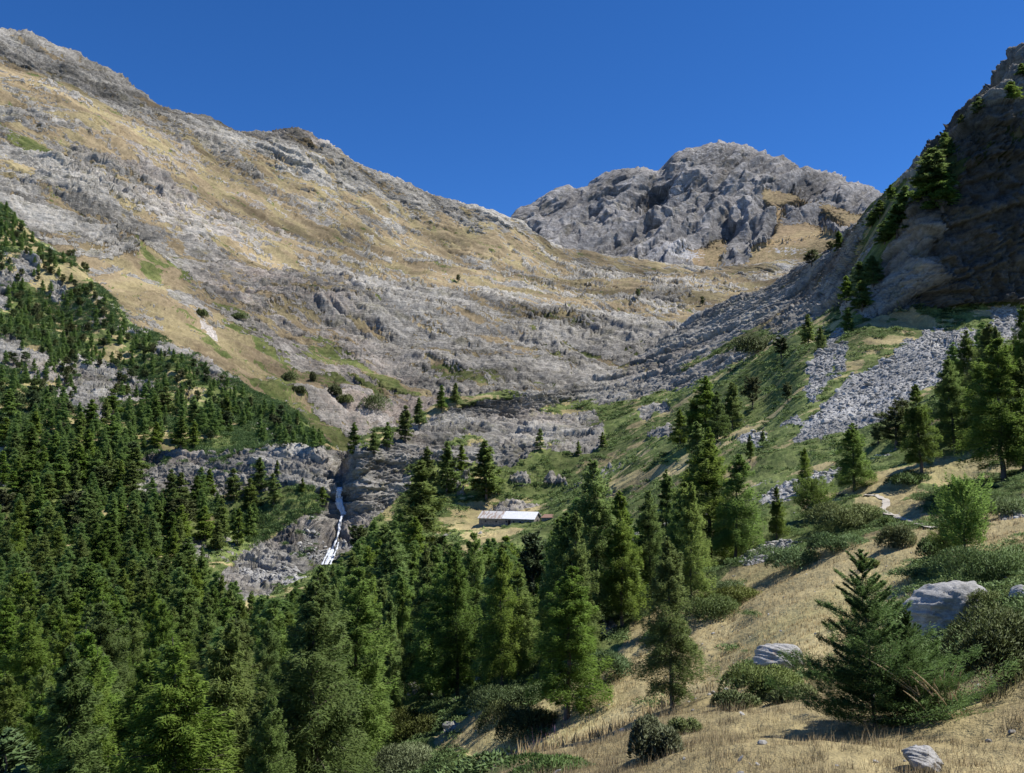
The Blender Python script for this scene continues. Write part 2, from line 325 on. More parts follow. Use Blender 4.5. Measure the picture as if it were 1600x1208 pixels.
# the stream bed and its ravine between the waterfall and the forest
G += NRM * (dsp * keep)[..., None]
GN = grid_normals(G)
slope = np.abs(GN[..., 2])
ledge = sstep(.78, .92, slope)
rk_out = np.clip(rkw - ledge * .32 * (1 - cliff * .6) * sstep(-.4, .8, n2 + 1.2 * smp(N_F, U / 90, V / 90 + .4)) * far2, 0, 1)
cave = smp(N_F, U / 260 + .2, V / 260)
tone = .5 + .16 * fa * rkw + .10 * n1 + .05 * smp(N_G, U / 8, V / 8)
tone = tone - .48 * sstep(1430, 1465, gpx) * sstep(488, 476, gpy) * sstep(130, 260, gpy + (gpx - 1600) * -.6)  # deepens the shade of the right cliff wall in its rock colour
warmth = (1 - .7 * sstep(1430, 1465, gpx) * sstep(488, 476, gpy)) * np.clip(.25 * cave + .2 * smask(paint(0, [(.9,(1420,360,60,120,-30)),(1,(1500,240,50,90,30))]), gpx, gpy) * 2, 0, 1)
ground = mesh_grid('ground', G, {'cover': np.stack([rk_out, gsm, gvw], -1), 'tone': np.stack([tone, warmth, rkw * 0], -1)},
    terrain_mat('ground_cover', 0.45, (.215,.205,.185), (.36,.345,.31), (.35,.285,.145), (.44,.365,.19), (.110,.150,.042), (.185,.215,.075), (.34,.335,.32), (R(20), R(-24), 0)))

RKG, GSG, GVG, NNG = rk_out, gsm, gvw, nn
# ------------------------------------------------------------ MOUNTAIN: left slope, slabs, grassy bench
M1 = [(-500,300,700),(0,420,700),(100,450,690),(200,540,650),(300,580,620),(400,640,580),(500,700,520),(560,715,500),(640,690,530),(750,640,570),(850,630,590),(950,620,640),(1050,560,720),(1150,520,800),(1300,500,900),(1500,480,1000),(2100,470,1100)]
M0 = [(x, y + 70, d * .93) for x, y, d in M1]
M2 = [(-500,100,900),(0,330,850),(100,360,860),(200,420,850),(300,480,850),(400,530,830),(500,590,750),(600,620,700),(700,600,720),(800,575,760),(900,560,820),(1000,540,900),(1150,490,1100),(1300,460,1200),(2100,440,1300)]
M3 = [(-500,0,1050),(0,250,1050),(100,280,1080),(200,320,1100),(300,375,1120),(400,420,1120),(500,450,1100),(600,465,1100),(700,480,1100),(800,490,1150),(900,500,1200),(1000,490,1300),(1150,470,1500),(1300,450,1600),(2100,430,1700)]
M4 = [(-500,-100,1200),(0,180,1250),(200,260,1300),(300,300,1330),(400,350,1400),(500,390,1500),(600,415,1600),(700,435,1700),(800,450,1800),(900,460,1850),(1000,455,1900),(1150,450,2000),(1300,440,2000),(2100,420,2000)]
M5 = [(-500,-200,1400),(0,110,1450),(200,200,1550),(300,240,1600),(400,280,1750),(500,320,1850),(600,350,2000),(700,380,2150),(800,400,2300),(900,420,2500),(1000,430,2600),(1150,430,2600),(1300,420,2500),(2100,400,2400)]
M6 = [(-500,-260,1600),(-100,0,1600),(0,45,1650),(45,57,1650),(70,68,1660),(110,85,1700),(165,108,1750),(200,132,1770),(240,156,1800),(290,172,1850),(330,177,1900),(370,196,1920),(400,202,1950),(430,206,1980),(455,203,2000),(480,210,2050),(520,234,2100),(560,258,2150),(600,278,2200),(650,298,2300),(700,315,2350),(760,330,2400),(800,344,2500),(815,354,2550),(870,385,2700),(950,405,2850),(1000,412,2900),(1080,416,2900),(1150,418,2800),(1300,402,2700),(1400,388,2600),(2100,370,2500)]
M7 = [(x, y + 25, d * 1.12) for x, y, d in M6]; M8 = [(x, y + 120, d * 1.35) for x, y, d in M6]
MT = build_sheet([M0, M1, M2, M3, M4, M5, M6, M7, M8], [20, 100, 150, 130, 100, 120, 24, 6], [10, 10, 8, 8, 8, 6, 1, 6, 8])
mpx, mpy, _ = proj(MT[..., 0], MT[..., 1], MT[..., 2])
M_ROCK = paint(0.36, [
    (.30, [(-500,-100),(0,90),(200,170),(330,250),(500,310),(700,370),(850,420),(1300,420),(1300,470),(850,470),(640,440),(450,400),(300,330),(200,260),(0,190),(-500,0)], 5),
    (.92, [(-500,-340),(0,30),(70,55),(165,95),(240,145),(330,165),(400,190),(480,195),(560,245),(650,290),(800,335),(860,375),(800,362),(700,340),(600,312),(540,300),(500,290),(420,250),(330,215),(240,205),(150,150),(60,95),(0,75),(-500,-200)], 2),
    (.78, [(-500,150),(0,190),(60,230),(150,240),(260,265),(300,310),(350,370),(300,380),(420,410),(520,420),(640,445),(760,462),(880,480),(1010,480),(1060,500),(1060,640),(800,640),(640,640),(600,600),(520,545),(440,545),(340,480),(250,440),(190,400),(120,400),(0,330),(-500,200)], 3),
    (.76, [(245,445),(330,430),(430,440),(600,470),(800,620),(640,700),(560,690),(480,600),(500,560),(420,540),(340,490),(260,470)], 3),
    (.95,(130,285,90,34,10)),(.9,(190,380,60,30,20)),(.8,(330,235,70,16,25)),(.8,(60,190,60,16,10)),(.85,(420,235,60,22,20)),(.95,(470,225,80,30,15)),
    (.75,(620,355,70,8,15)),(.7,(700,400,60,7,12)),(.75,(930,430,60,10)),(.8,(1040,455,40,12)),(.7,(860,460,70,7)),
    (.75,(290,320,60,14,35)),(.7,(370,345,60,12,30)),(.8,(520,360,60,14,25)),(.7,(230,180,60,10,25)),(.75,(140,140,50,8,25)),
    (.12,(240,420,60,24,35)),(.10, [(200,430),(260,470),(340,490),(420,560),(500,600),(430,640),(330,575),(250,535),(200,500),(160,440)], 3),
    (.15, [(480,530),(560,550),(640,590),(700,620),(640,615),(560,570),(480,560)], 2),(.2,(660,370,60,10,14)),(.1,(740,380,70,12,14)),(.12,(620,330,60,8,20)),(.12,(60,130,90,22,22)),(.12,(330,290,80,12,25)),(.12,(470,350,90,12,28)),(.1,(640,425,90,10,8)),(.1,(800,440,80,10,5))])
M_GREEN = paint(0.12, [(.95,(455,545,60,22,20)),(.9,(400,520,60,14,35)),(.7,(230,415,26,16,50)),(.8,(570,565,90,10,28)),(.8,(620,505,60,6,35)),(.7,(50,235,60,12,30)),(.9,(125,345,8,24)),(.6,(280,420,20,30,-40)),(.7,(300,520,60,6,40)),(.7,(620,600,60,8,30)),
    (.55, [(400,600),(500,560),(600,600),(640,680),(560,720),(450,690)], 4),(.75,(800,572,120,16)),(.6,(950,560,120,50)),(.8,(900,600,70,10)),(.4,(100,330,60,30)),(.55,(500,640,60,40))])
M_GRAV = paint(0.0, [(.75,(325,525,8,26,-40)),(.35,(600,640,90,40,25))])
M_PINK = paint(0.0, [(.8,(430,470,110,50,15)),(.8,(620,630,110,60)),(.5,(520,540,120,40,20)),(.4,(300,300,200,60,25)),(.5,(480,215,50,16))])
rk = smask(M_ROCK, mpx, mpy); gn = smask(M_GREEN, mpx, mpy); gv = smask(M_GRAV, mpx, mpy)
U, V = dom(MT)
ca, sa = math.cos(R(-20)), math.sin(R(-20)); us, vs = U * ca + V * sa, -U * sa + V * ca
n1 = smp(N_F, us / 900, vs / 420); n2 = smp(N_G, us / 300 + .3, vs / 140); n3 = smp(N_G, U / 90, V / 90)
bed = MT[..., 2] + .34 * MT[..., 0] - .10 * MT[..., 1]; pq = MT[..., 0] * .9 + MT[..., 1] * .45
nb = smp(N_G, pq / 1500, bed / 260) + .6 * smp(N_G, pq / 520 + .4, bed / 90)
rkw = sstep(.36, .64, rk + .18 * n1 + .10 * n2 + .05 * n3 + .22 * nb - .10 * sstep(.2, 1.3, nb) * sstep(330, 520, mpy))
crag = smask(paint(.0, [(1,(130,285,100,40,10)),(.8,(195,380,60,34,20)),(.7,(330,235,70,20,25)),(.5,(480,225,90,34,20)),(.4,(420,235,60,22,20)),(.4,(60,75,90,24,20)),(.7,(200,140,90,20,30)),(.25,(560,500,120,20,20)),(.6,(700,600,80,16,10)),(.5,(900,520,120,20)),(.6,(930,435,70,14)),(.6,(650,300,90,12,25))]), mpx, mpy)
gsm = sstep(.35, .65, gn + .16 * smp(N_F, us / 500 + .5, vs / 160) + .06 * n3 + .26 * sstep(.3, 1.2, nb))
gvw = sstep(.40, .60, gv + .16 * smp(N_F, U / 260 + .7, V / 260 + .2))
NRM = blur_rows(grid_normals(MT), 4)
bed = MT[..., 2] + .34 * MT[..., 0] - .10 * MT[..., 1]; pq = MT[..., 0] * .9 + MT[..., 1] * .45
fa = cell(FA, 120, 17); fb = cell(FB, 42, 7, .2); fc = cell(FA, 14, 3, .4); fd = cell(FB, 6, 1.6, .7); rdg = smp(N_RS, us / 2600, vs / 1400)
ck = (1 - cell(FBC, 42, 7, .2)) * 1.6 + (1 - cell(FAC, 14, 3, .4)) * .6
dfar = np.clip(MT[..., 1] / 1500, .35, 1.3)
rd = (fa * 3.4 + rdg * 2.5 + fb * 1.7 + fc * .7 + fd * .3 - ck * .8 + strata(bed, U, V, 24, 6.5, 3) + strata(bed, U, V, 8.5, 2.6, 4)) * rkw * dfar * (1 + 1.3 * crag) * np.interp(np.arange(MT.shape[0]), [0, 480, 590, 660], [1, 1, .42, .42])[:, None] + fd * .05
hum = smp(N_F, U / 2200 + .1, V / 2200 + .6) * 9 + smp(N_F, U / 600, V / 600) * 1.2 + smp(N_G, U / 220, V / 220) * .12
ridge = np.zeros(MT.shape[0]); ridge[600:] = 1
MT += NRM * (rd + hum)[..., None]
slope = np.abs(grid_normals(MT)[..., 2]); sl0 = np.abs(NRM[..., 2])
ledge = sstep(.04, .16, slope - sl0)
rk_out = np.clip(rkw - ledge * .35 * sstep(-.8, .6, n2), 0, 1)
tone = .50 + .12 * fa * rkw + .08 * n1 + .11 * smp(N_F, pq / 2400, bed / 420) + .06 * n3 + .05 * fd * rkw
tone = tone - .22 * smask(paint(0, [(1, [(-500,-340),(0,30),(165,95),(330,165),(480,195),(480,240),(330,205),(150,150),(0,85),(-500,-200)], 3)]), mpx, mpy)
mountain = mesh_grid('mountain_slope', MT, {'cover': np.stack([rk_out, gsm, gvw], -1), 'tone': np.stack([tone, smask(M_PINK, mpx, mpy) * sstep(-1, 1.2, n1 + n3), rkw * 0], -1)},
    terrain_mat('mountain_cover', 2.2, (.235,.22,.19), (.42,.395,.345), (.26,.200,.115), (.325,.255,.152), (.10,.13,.035), (.19,.20,.07), (.42,.38,.33), (R(15), R(-25), 0), (.36,.27,.22)))

# ------------------------------------------------------------ far PEAK
P0 = [(x, 470, 2550) for x in (600, 1600)]
P1 = [(600,440,3000),(780,400,3000),(850,395,3000),(940,402,3000),(1000,410,2950),(1060,402,2950),(1130,412,2900),(1200,400,2850),(1300,390,2750),(1400,370,2700),(1700,350,2600)]
P2 = [(600,420,3300),(780,372,3250),(850,350,3300),(950,335,3350),(1050,325,3350),(1150,325,3300),(1250,345,3150),(1350,345,3050),(1700,330,3000)]
P3 = [(600,520,3500),(740,420,3500),(780,370,3500),(805,343,3500),(815,332,3520),(860,303,3550),(880,297,3550),(900,299,3560),(920,294,3600),(950,275,3600),(975,264,3620),(1000,267,3620),(1025,272,3600),(1040,262,3650),(1055,242,3700),(1080,235,3720),(1110,230,3730),(1130,227,3750),(1160,231,3750),(1190,240,3740),(1230,252,3720),(1290,270,3700),(1330,287,3650),(1380,305,3600),(1450,332,3600),(1700,420,3500)]
P4 = [(x, y + 20, d * 1.12) for x, y, d in P3]; P5 = [(x, 560, 4900) for x in (600, 1700)]
full = COLS
COLS = np.concatenate([np.arange(620, 770, 6.), np.arange(770, 1480, 1.5), np.arange(1480, 1700, 8.)])
PK = build_sheet([P0, P1, P2, P3, P4, P5], [30, 130, 150, 24, 8], [8, 8, 6, 1, 4, 8])
ppx, ppy, _ = proj(PK[..., 0], PK[..., 1], PK[..., 2]); COLS = full
U, V = dom(PK)
P_ROCK = paint(1.0, [(.12, [(1190,290),(1230,300),(1330,330),(1400,340),(1400,420),(1130,420),(1160,395),(1200,380),(1215,350),(1205,320),(1185,300)], 2), (.8,(1260,330,46,14,15)),(.75,(1300,355,40,12,20)),(.75,(1240,345,22,8)),(.8,(1210,270,60,14,12)),
    (.2,(1100,405,40,16)),(.2,(1120,390,16,20,30)),(.9,(1150,400,20,12)),(.1,(870,425,60,12))])
P_GRAV = paint(0.0, [(.9,(1050,400,44,12)),(.5,(1230,392,36,6)),(.5,(1050,300,26,30,40)),(.45,(1000,325,16,26,40)),(.4,(1110,240,50,9))])
rk = smask(P_ROCK, ppx, ppy); gvp = smask(P_GRAV, ppx, ppy)
NRM = blur_rows(grid_normals(PK), 6)
n1 = smp(N_F, U / 900, V / 900); n2 = smp(N_G, U / 300, V / 300)
rkw = sstep(.36, .64, rk + .12 * n1 + .12 * n2)
ca, sa = math.cos(R(35)), math.sin(R(35)); us, vs = U * ca + V * sa, -U * sa + V * ca   # couloirs run down to the left
pl = PK[..., 2] * .8 - PK[..., 0] * .6; pc = PK[..., 0] * .8 + PK[..., 2] * .6
r1 = smp(N_RS, pl / 1100 + .35, pc / 3600 + .2); r2 = smp(N_RS, pl / 380 + .6, pc / 1300 + .1)
bed = PK[..., 2] * .80 - PK[..., 0] * .6; pq = PK[..., 0] * .80 + PK[..., 2] * .6 + PK[..., 1] * .2   # ribs run down to the left
fa = cell(FA, 240, 60); fb = cell(FB, 90, 24, .3); fc = cell(FA, 30, 9, .6)
body = np.ones(PK.shape[0]); body[:30] = np.linspace(.2, 1, 30)
sk = np.interp(np.arange(PK.shape[0]), [0, 30, 160, 285, 310, 345], [0, .5, 1.0, .26, .26, .6])
rd = ((r1 * 32 + fa * 20) * sk[:, None] + (r2 * 9 + fb * 6) * (.35 + .65 * sk[:, None]) + fc * 1.8 - (1 - cell(FAC, 190, 70)) * 14 * sk[:, None]) * (rkw * .92 + .08)
PK += NRM * (rd * body[:, None])[..., None]
tone = .42 + .07 * r1 + .09 * fa * rkw + .08 * n2
peak = mesh_grid('mountain_peak', PK, {'cover': np.stack([rkw, np.full_like(rkw, .18) + .25 * (ppx > 1100) * (ppy > 385), sstep(.4, .7, gvp + .2 * n2)], -1), 'tone': np.stack([tone, rkw * .12, rkw * 0], -1)},
    terrain_mat('peak_cover', 5.0, (.235,.225,.215), (.43,.415,.395), (.33,.245,.135), (.41,.30,.17), (.14,.15,.05), (.22,.21,.09), (.42,.41,.40), (R(40), R(30), 0), (.25,.21,.19)))

# ------------------------------------------------------------ standing on the ground
rpx, rpy, rdp = proj(G[..., 0], G[..., 1], G[..., 2])
rpy = np.where(rdp < 0.4, 5000, rpy)
runmin = np.minimum.accumulate(rpy, axis=0)
def col_of(px): return int(np.argmin(np.abs(COLS - px)))
def place(px, py):                  # the visible ground point at a place in the photo
    q = px
    for _ in range(5):
        c = col_of(q); r = int(np.argmax(runmin[:, c] <= py)); e_ = px - rpx[r, c]
        if abs(e_) < 1: break
        q += e_
    return Vector(G[r, c]), r, c
def at_d(px, d):
    c = col_of(px); Y = G[:, c, 1]; r = int(np.argmax(Y >= d)); r = max(r, 1)
    t = min(1, max(0, (d - Y[r-1]) / max(1e-6, Y[r] - Y[r-1]))); return Vector(G[r-1, c] * (1 - t) + G[r, c] * t), r, c
mt_x, mt_y, _ = proj(MT[..., 0], MT[..., 1], MT[..., 2]); mt_min = np.minimum.accumulate(mt_y, axis=0)
def place_m(px, py):
    c = col_of(px); r = int(np.argmax(mt_min[:, c] <= py)); return Vector(MT[r, c]), r, c

def tri_mesh(name, V, Fc, mats, shade=None, smooth=False):
    """V (n,3), Fc (m,3) or (m,4)"""
    me = bpy.data.meshes.new(name); V = np.asarray(V, np.float32); Fc = np.asarray(Fc, np.int32); k = Fc.shape[1]
    me.vertices.add(len(V)); me.vertices.foreach_set('co', V.reshape(-1))
    me.loops.add(Fc.size); me.loops.foreach_set('vertex_index', Fc.reshape(-1))
    me.polygons.add(len(Fc)); me.polygons.foreach_set('loop_start', (np.arange(len(Fc)) * k).astype(np.int32))
    me.update(calc_edges=True)
    me.polygons.foreach_set('use_smooth', np.full(len(Fc), smooth))
    if shade is not None:
        at = me.attributes.new('shade', 'FLOAT', 'POINT'); at.data.foreach_set('value', np.asarray(shade, np.float32))
    for m in (mats if isinstance(mats, (list, tuple)) else [mats]): me.materials.append(m)
    return me
def leaf_normals(me, V, cx, cy, cz, up=.85, seed=0):
    r = np.random.default_rng(seed); ctr = V.reshape(-1, 3, 3).mean(1)
    n = ctr - np.array([[cx, cy, cz]]) * 1.0; n[:, 2] *= .35; n /= np.linalg.norm(n, axis=1, keepdims=True) + 1e-6
    n = n * .55 + np.array([[0, 0, up]]) + np.array([[.12, -.22, 0]]) * 0 + r.normal(0, .38, n.shape); n /= np.linalg.norm(n, axis=1, keepdims=True)
    me.polygons.foreach_set('use_smooth', np.ones(len(me.polygons), bool)); me.normals_split_custom_set_from_vertices(np.repeat(n, 3, 0).tolist())
def link(name, me, parent=None, loc=None):
    o = bpy.data.objects.new(name, me); C.collection.objects.link(o)
    if parent: o.parent = parent
    if loc is not None: o.location = loc
    return o
def tag(o, label=None, cat=None, group=None, kind=None):
    for k, v in (('label', label), ('category', cat), ('group', group), ('kind', kind)):
        if v: o[k] = v
    return o
def tube(pts, rad, sides=6):
    pts = np.asarray(pts, float); n = len(pts); T = np.gradient(pts, axis=0); T /= np.linalg.norm(T, axis=1, keepdims=True) + 1e-9
    ref = np.where(np.abs(T[:, 2:3]) > .9, np.array([[1., 0, 0]]), np.array([[0, 0, 1.]]))
    A = np.cross(T, ref); A /= np.linalg.norm(A, axis=1, keepdims=True) + 1e-9; B = np.cross(T, A)
    a = np.arange(sides) * 2 * math.pi / sides; rad = np.broadcast_to(np.asarray(rad, float), (n,))
    V = pts[:, None] + rad[:, None, None] * (np.cos(a)[None, :, None] * A[:, None] + np.sin(a)[None, :, None] * B[:, None])
    V = V.reshape(-1, 3); Fc = []
    for i in range(n - 1):
        for j in range(sides):
            Fc.append((i*sides+j, i*sides+(j+1)%sides, (i+1)*sides+(j+1)%sides, (i+1)*sides+j))
    return V, np.array(Fc)
def join(parts):
    Vs, Fs, o = [], [], 0
    for V, Fc in parts: Vs.append(V); Fs.append(Fc + o); o += len(V)
    return np.concatenate(Vs), np.concatenate(Fs)

# ------------------------------------------------------------ plant materials
def leaf_mat(name, a, b, hue=.03, trans=.35, nscale=.5):
    M = NM(name); at = M.n('ShaderNodeAttribute', attribute_name='shade'); oi = M.n('ShaderNodeObjectInfo')
    c = M.mix(at.outputs['Fac'], a, b)
    h = M.ramp(oi.outputs['Random'], 0, 1, .5 - hue, .5 + hue * .8)
    v = M.ramp(M.math('FRACT', M.math('MULTIPLY', oi.outputs['Random'], 7.31)), 0, 1, .84, 1.2)
    sa_ = M.ramp(M.math('FRACT', M.math('MULTIPLY', oi.outputs['Random'], 3.77)), 0, 1, .84, 1.02)
    hsv = M.n('ShaderNodeHueSaturation', {'Color': c, 'Hue': h, 'Value': v, 'Saturation': sa_}).outputs[0]
    d = M.principled(hsv, .65, None, .25)
    t = M.n('ShaderNodeBsdfTranslucent', {'Color': hsv}).outputs[0]
    return M.done(M.n('ShaderNodeMixShader', {0: trans, 1: d, 2: t}).outputs[0])
L_LARCH = leaf_mat('larch_needles', (.180,.285,.050), (.265,.375,.082), .012, .62)
L_PINE = leaf_mat('pine_needles', (.088,.130,.042), (.150,.200,.072), .03, .2)
L_SPRUCE = leaf_mat('spruce_needles', (.050,.085,.025), (.125,.165,.045), .015, .2)
L_SHRUB = leaf_mat('juniper_leaves', (.095,.155,.040), (.170,.240,.075), .03, .25)
L_BROWN = leaf_mat('dead_needles', (.12,.055,.028), (.20,.10,.05), .02, .2)
_m = NM('larch_bark'); _p = _m.n('ShaderNodeNewGeometry').outputs['Position']
BARK = _m.done(_m.principled(_m.mix(_m.noise(_m.mapping(_p, (6, 6, 1.5)), 2, 4), (.07,.055,.045), (.17,.14,.12)), .95, None, .1))
_m = NM('dead_wood'); DEADWOOD = _m.done(_m.principled(_m.mix(_m.noise(_m.n('ShaderNodeNewGeometry').outputs['Position'], 5, 3), (.22,.20,.18), (.42,.40,.37)), .9, None, .1))

# ------------------------------------------------------------ trees
def crown(seed, h, Rw, nb, nl, ll, lw, style='larch', lop=None):
    r = np.random.default_rng(seed)
    t = np.sort(r.random(nb) ** (1.35 if style == 'hero' else .85))
    az = np.arange(nb) * 2.39996 + r.normal(0, .5, nb)
    lowz = {'larch': .10, 'pine': .16, 'spruce': .04, 'hero': .02, 'round': .03}[style]
    z0 = h * (lowz + (.97 - lowz) * t)
    if style == 'larch': pf = (1 - t) ** .68 * (.80 + .22 * np.minimum(1, t / .12)) + .03
    elif style == 'pine': pf = np.sqrt(np.clip(1 - t ** 2.2, 0, 1)) * (.55 + .45 * np.minimum(1, t / .3)) + .05
    elif style == 'round': pf = np.sqrt(np.clip(1 - (t * 1.02 - .25) ** 2 * 1.6, 0.02, 1))
    elif style == 'hero': pf = (1 - t) ** 1.15 * (1 + .25 * np.sin(t * 37)) + .04
    else: pf = (1 - t) ** .85 + .02
    lb = Rw * pf * np.clip(r.normal(.86, .34 if style == 'hero' else .24, nb), .3, 1.35)
    if lop is not None: lb *= lop(az, t)
    a0 = {'larch': .15, 'pine': .5, 'spruce': -.05, 'hero': .42, 'round': .5}[style]; b0 = {'larch': .28, 'pine': .0, 'spruce': .30, 'hero': -.24, 'round': .1}[style]
    aa = a0 * ((.15 + 1.3 * t) if style == 'hero' else 1) + r.normal(0, .12, nb) + .5 * t ** 2; bb = b0 * (1 - t) + r.normal(0, .05, nb)
    pb = lb + .12 * Rw; k = r.choice(nb, nl, p=pb / pb.sum())
    s = r.random(nl) ** (.62 if style != 'pine' else .45)
    if style == 'hero': s = .10 + .90 * r.random(nl) ** .8
    Lk = lb[k]; hx, hy = np.cos(az[k]), np.sin(az[k])
    ntw = 7; tw = r.integers(0, ntw, nl)                       # side twigs every so often along the branch
    s = np.where(r.random(nl) < .3, (np.floor(s * ntw) + .5 + r.normal(0, .10, nl)) / ntw, s)
    s = np.clip(s, 0, 1.02)
    side = np.where(r.random(nl) < .5, -1., 1.); lat = side * r.random(nl) ** 1.2 * Lk * (1.15 - s) * (.42 if style == 'hero' else .62)
    hang = -np.abs(r.normal(0, 1, nl)) * {'larch': .075, 'pine': .02, 'spruce': .06, 'hero': .0, 'round': .02}[style] * (Lk + .3)
    up = r.normal(0, {'larch': .085, 'pine': .12, 'spruce': .03, 'hero': .03, 'round': .08}[style], nl) * Lk
    x = hx * Lk * s - hy * lat; y = hy * Lk * s + hx * lat
    z = z0[k] + Lk * (aa[k] * s - bb[k] * s * s) + hang + up + (np.abs(lat) * (.18 if style in ('hero', 'pine') else -.05))
    D = np.stack([hx + r.normal(0, .45, nl) - hy * side * .8, hy + r.normal(0, .45, nl) + hx * side * .8, r.normal({'larch': -.15, 'pine': .5, 'spruce': -.2, 'hero': .45, 'round': .4}[style], .45, nl)], -1)
    D /= np.linalg.norm(D, axis=1, keepdims=True)
    W = np.cross(D, r.normal(0, 1, (nl, 3))); W /= np.linalg.norm(W, axis=1, keepdims=True) + 1e-9
    L = ll * r.uniform(.6, 1.35, nl)[:, None]; Wd = lw * r.uniform(.6, 1.3, nl)[:, None]
    P = np.stack([x, y, z], -1)
    V = np.stack([P - D * L * .5 - W * Wd * .5, P - D * L * .5 + W * Wd * .5, P + D * L * .5], 1).reshape(-1, 3)
    sh = np.repeat(np.clip(.45 + .22 * r.normal(0, 1, nb)[k] + r.normal(0, .18, nl), 0, 1), 3)
    br = (z0, lb, az, aa, bb)
    return V, np.arange(nl * 3).reshape(-1, 3), sh, br
def trunk(seed, h, r0, br, limbs, lean=0.0):
    r = np.random.default_rng(seed + 99); n = 9; z = np.linspace(-.6, h * .985, n)
    pts = np.stack([r.normal(0, .006 * h, n) * (z > 1), r.normal(0, .006 * h, n) * (z > 1), z], -1)
    parts = [tube(pts, r0 * (1 - np.linspace(0, 1, n) ** .9 * .94), 8)]
    z0, lb, az, aa, bb = br
    for i in list(range(len(z0)))[::max(1, len(z0) // max(1, limbs))] if limbs else []:
        s = np.linspace(0, .9, 5)
        q = np.stack([np.cos(az[i]) * lb[i] * s, np.sin(az[i]) * lb[i] * s, z0[i] + lb[i] * (aa[i] * s - bb[i] * s * s)], -1)
        parts.append(tube(q, r0 * .20 * (1 - s * .85) * min(1, lb[i] / 1.5), 4))
    return join(parts)
PROTO = {}
def proto(key, style, h, Rw, nb, nl, ll, lw, r0, limbs, mat, n):
    PROTO[key] = []
    for i in range(n):
        sd = hash_(key) + i * 17
        rr_ = random.Random(sd)
        V, Fc, sh, br = crown(sd, h, Rw * rr_.uniform(.75, 1.2), nb, nl, ll, lw, style)
        cm = tri_mesh(key + '_crown', V, Fc, mat, sh); leaf_normals(cm, V, 0, 0, h * .42, seed=sd)
        tv, tf = trunk(sd, h, r0, br, limbs)
        PROTO[key].append((cm, tri_mesh(key + '_trunk', tv, tf, BARK, smooth=True), h, V, sh))
def hash_(k): return sum(ord(c) * (i + 3) for i, c in enumerate(k)) * 7 % 9973
proto('larch_a', 'larch', 14, 2.9, 170, 46000, .25, .06, .22, 70, L_LARCH, 6)
proto('larch_b', 'larch', 14, 2.9, 120, 16000, .42, .11, .22, 24, L_LARCH, 6)
proto('larch_c', 'larch', 12, 2.4, 80, 4600, .70, .20, .2, 0, L_LARCH, 6)
proto('pine_b', 'pine', 8, 2.2, 60, 9000, .36, .10, .2, 16, L_PINE, 4)
proto('pine_c', 'pine', 8, 2.1, 40, 2600, .65, .20, .2, 0, L_PINE, 5)
proto('dead_c', 'pine', 7, 1.9, 40, 1500, .5, .14, .2, 20, L_BROWN, 1)
proto('spruce_a', 'spruce', 9, 1.9, 120, 26000, .20, .06, .15, 40, L_SPRUCE, 1)
proto('round_b', 'round', 4, 2.2, 90, 14000, .26, .06, .12, 24, L_LARCH, 2)

def add_tree(name, key, pos, h, wscale, label, cat, group, idx=None):
    vs = PROTO[key]; cm, tm, h0, _, _ = vs[(idx if idx is not None else random.randrange(99)) % len(vs)]
    e = bpy.data.objects.new(name, None); C.collection.objects.link(e); e.empty_display_size = .3
    k = h / h0; e.location = pos; e.rotation_euler = (random.gauss(0, .02), random.gauss(0, .02), random.uniform(0, 6.28)); e.scale = (k * wscale, k * wscale, k)
    tag(e, label, cat, group)
    link('trunk', tm, e); link('crown', cm, e)
    return e
zb = np.zeros((604, 800), np.uint8)                                   # what nearer trees already cover
def cover_px(pos, h, w, do=True):
    bx, by, _ = proj(pos[0], pos[1], pos[2]); k = F / pos[1]; hp = h * k; wp = w * k; n = 0
    y0, y1 = int((by - hp) / 2), int(by / 2)
    for yy in range(max(0, y0), min(604, y1)):
        half = (yy - y0) / max(1, y1 - y0) * wp / 2 * .85
        a, b = int(max(0, (bx - half) / 2)), int(min(800, (bx + half) / 2 + 1))
        if a < b:
            row = zb[yy, a:b]; n += int((row == 0).sum())
            if do: row[:] = 1
    return n * 4
def lod(kind, d):
    if kind == 'larch': return 'larch_a' if d < 150 else ('larch_b' if d < 290 else 'larch_c')
    return 'pine_b' if d < 300 else 'pine_c'

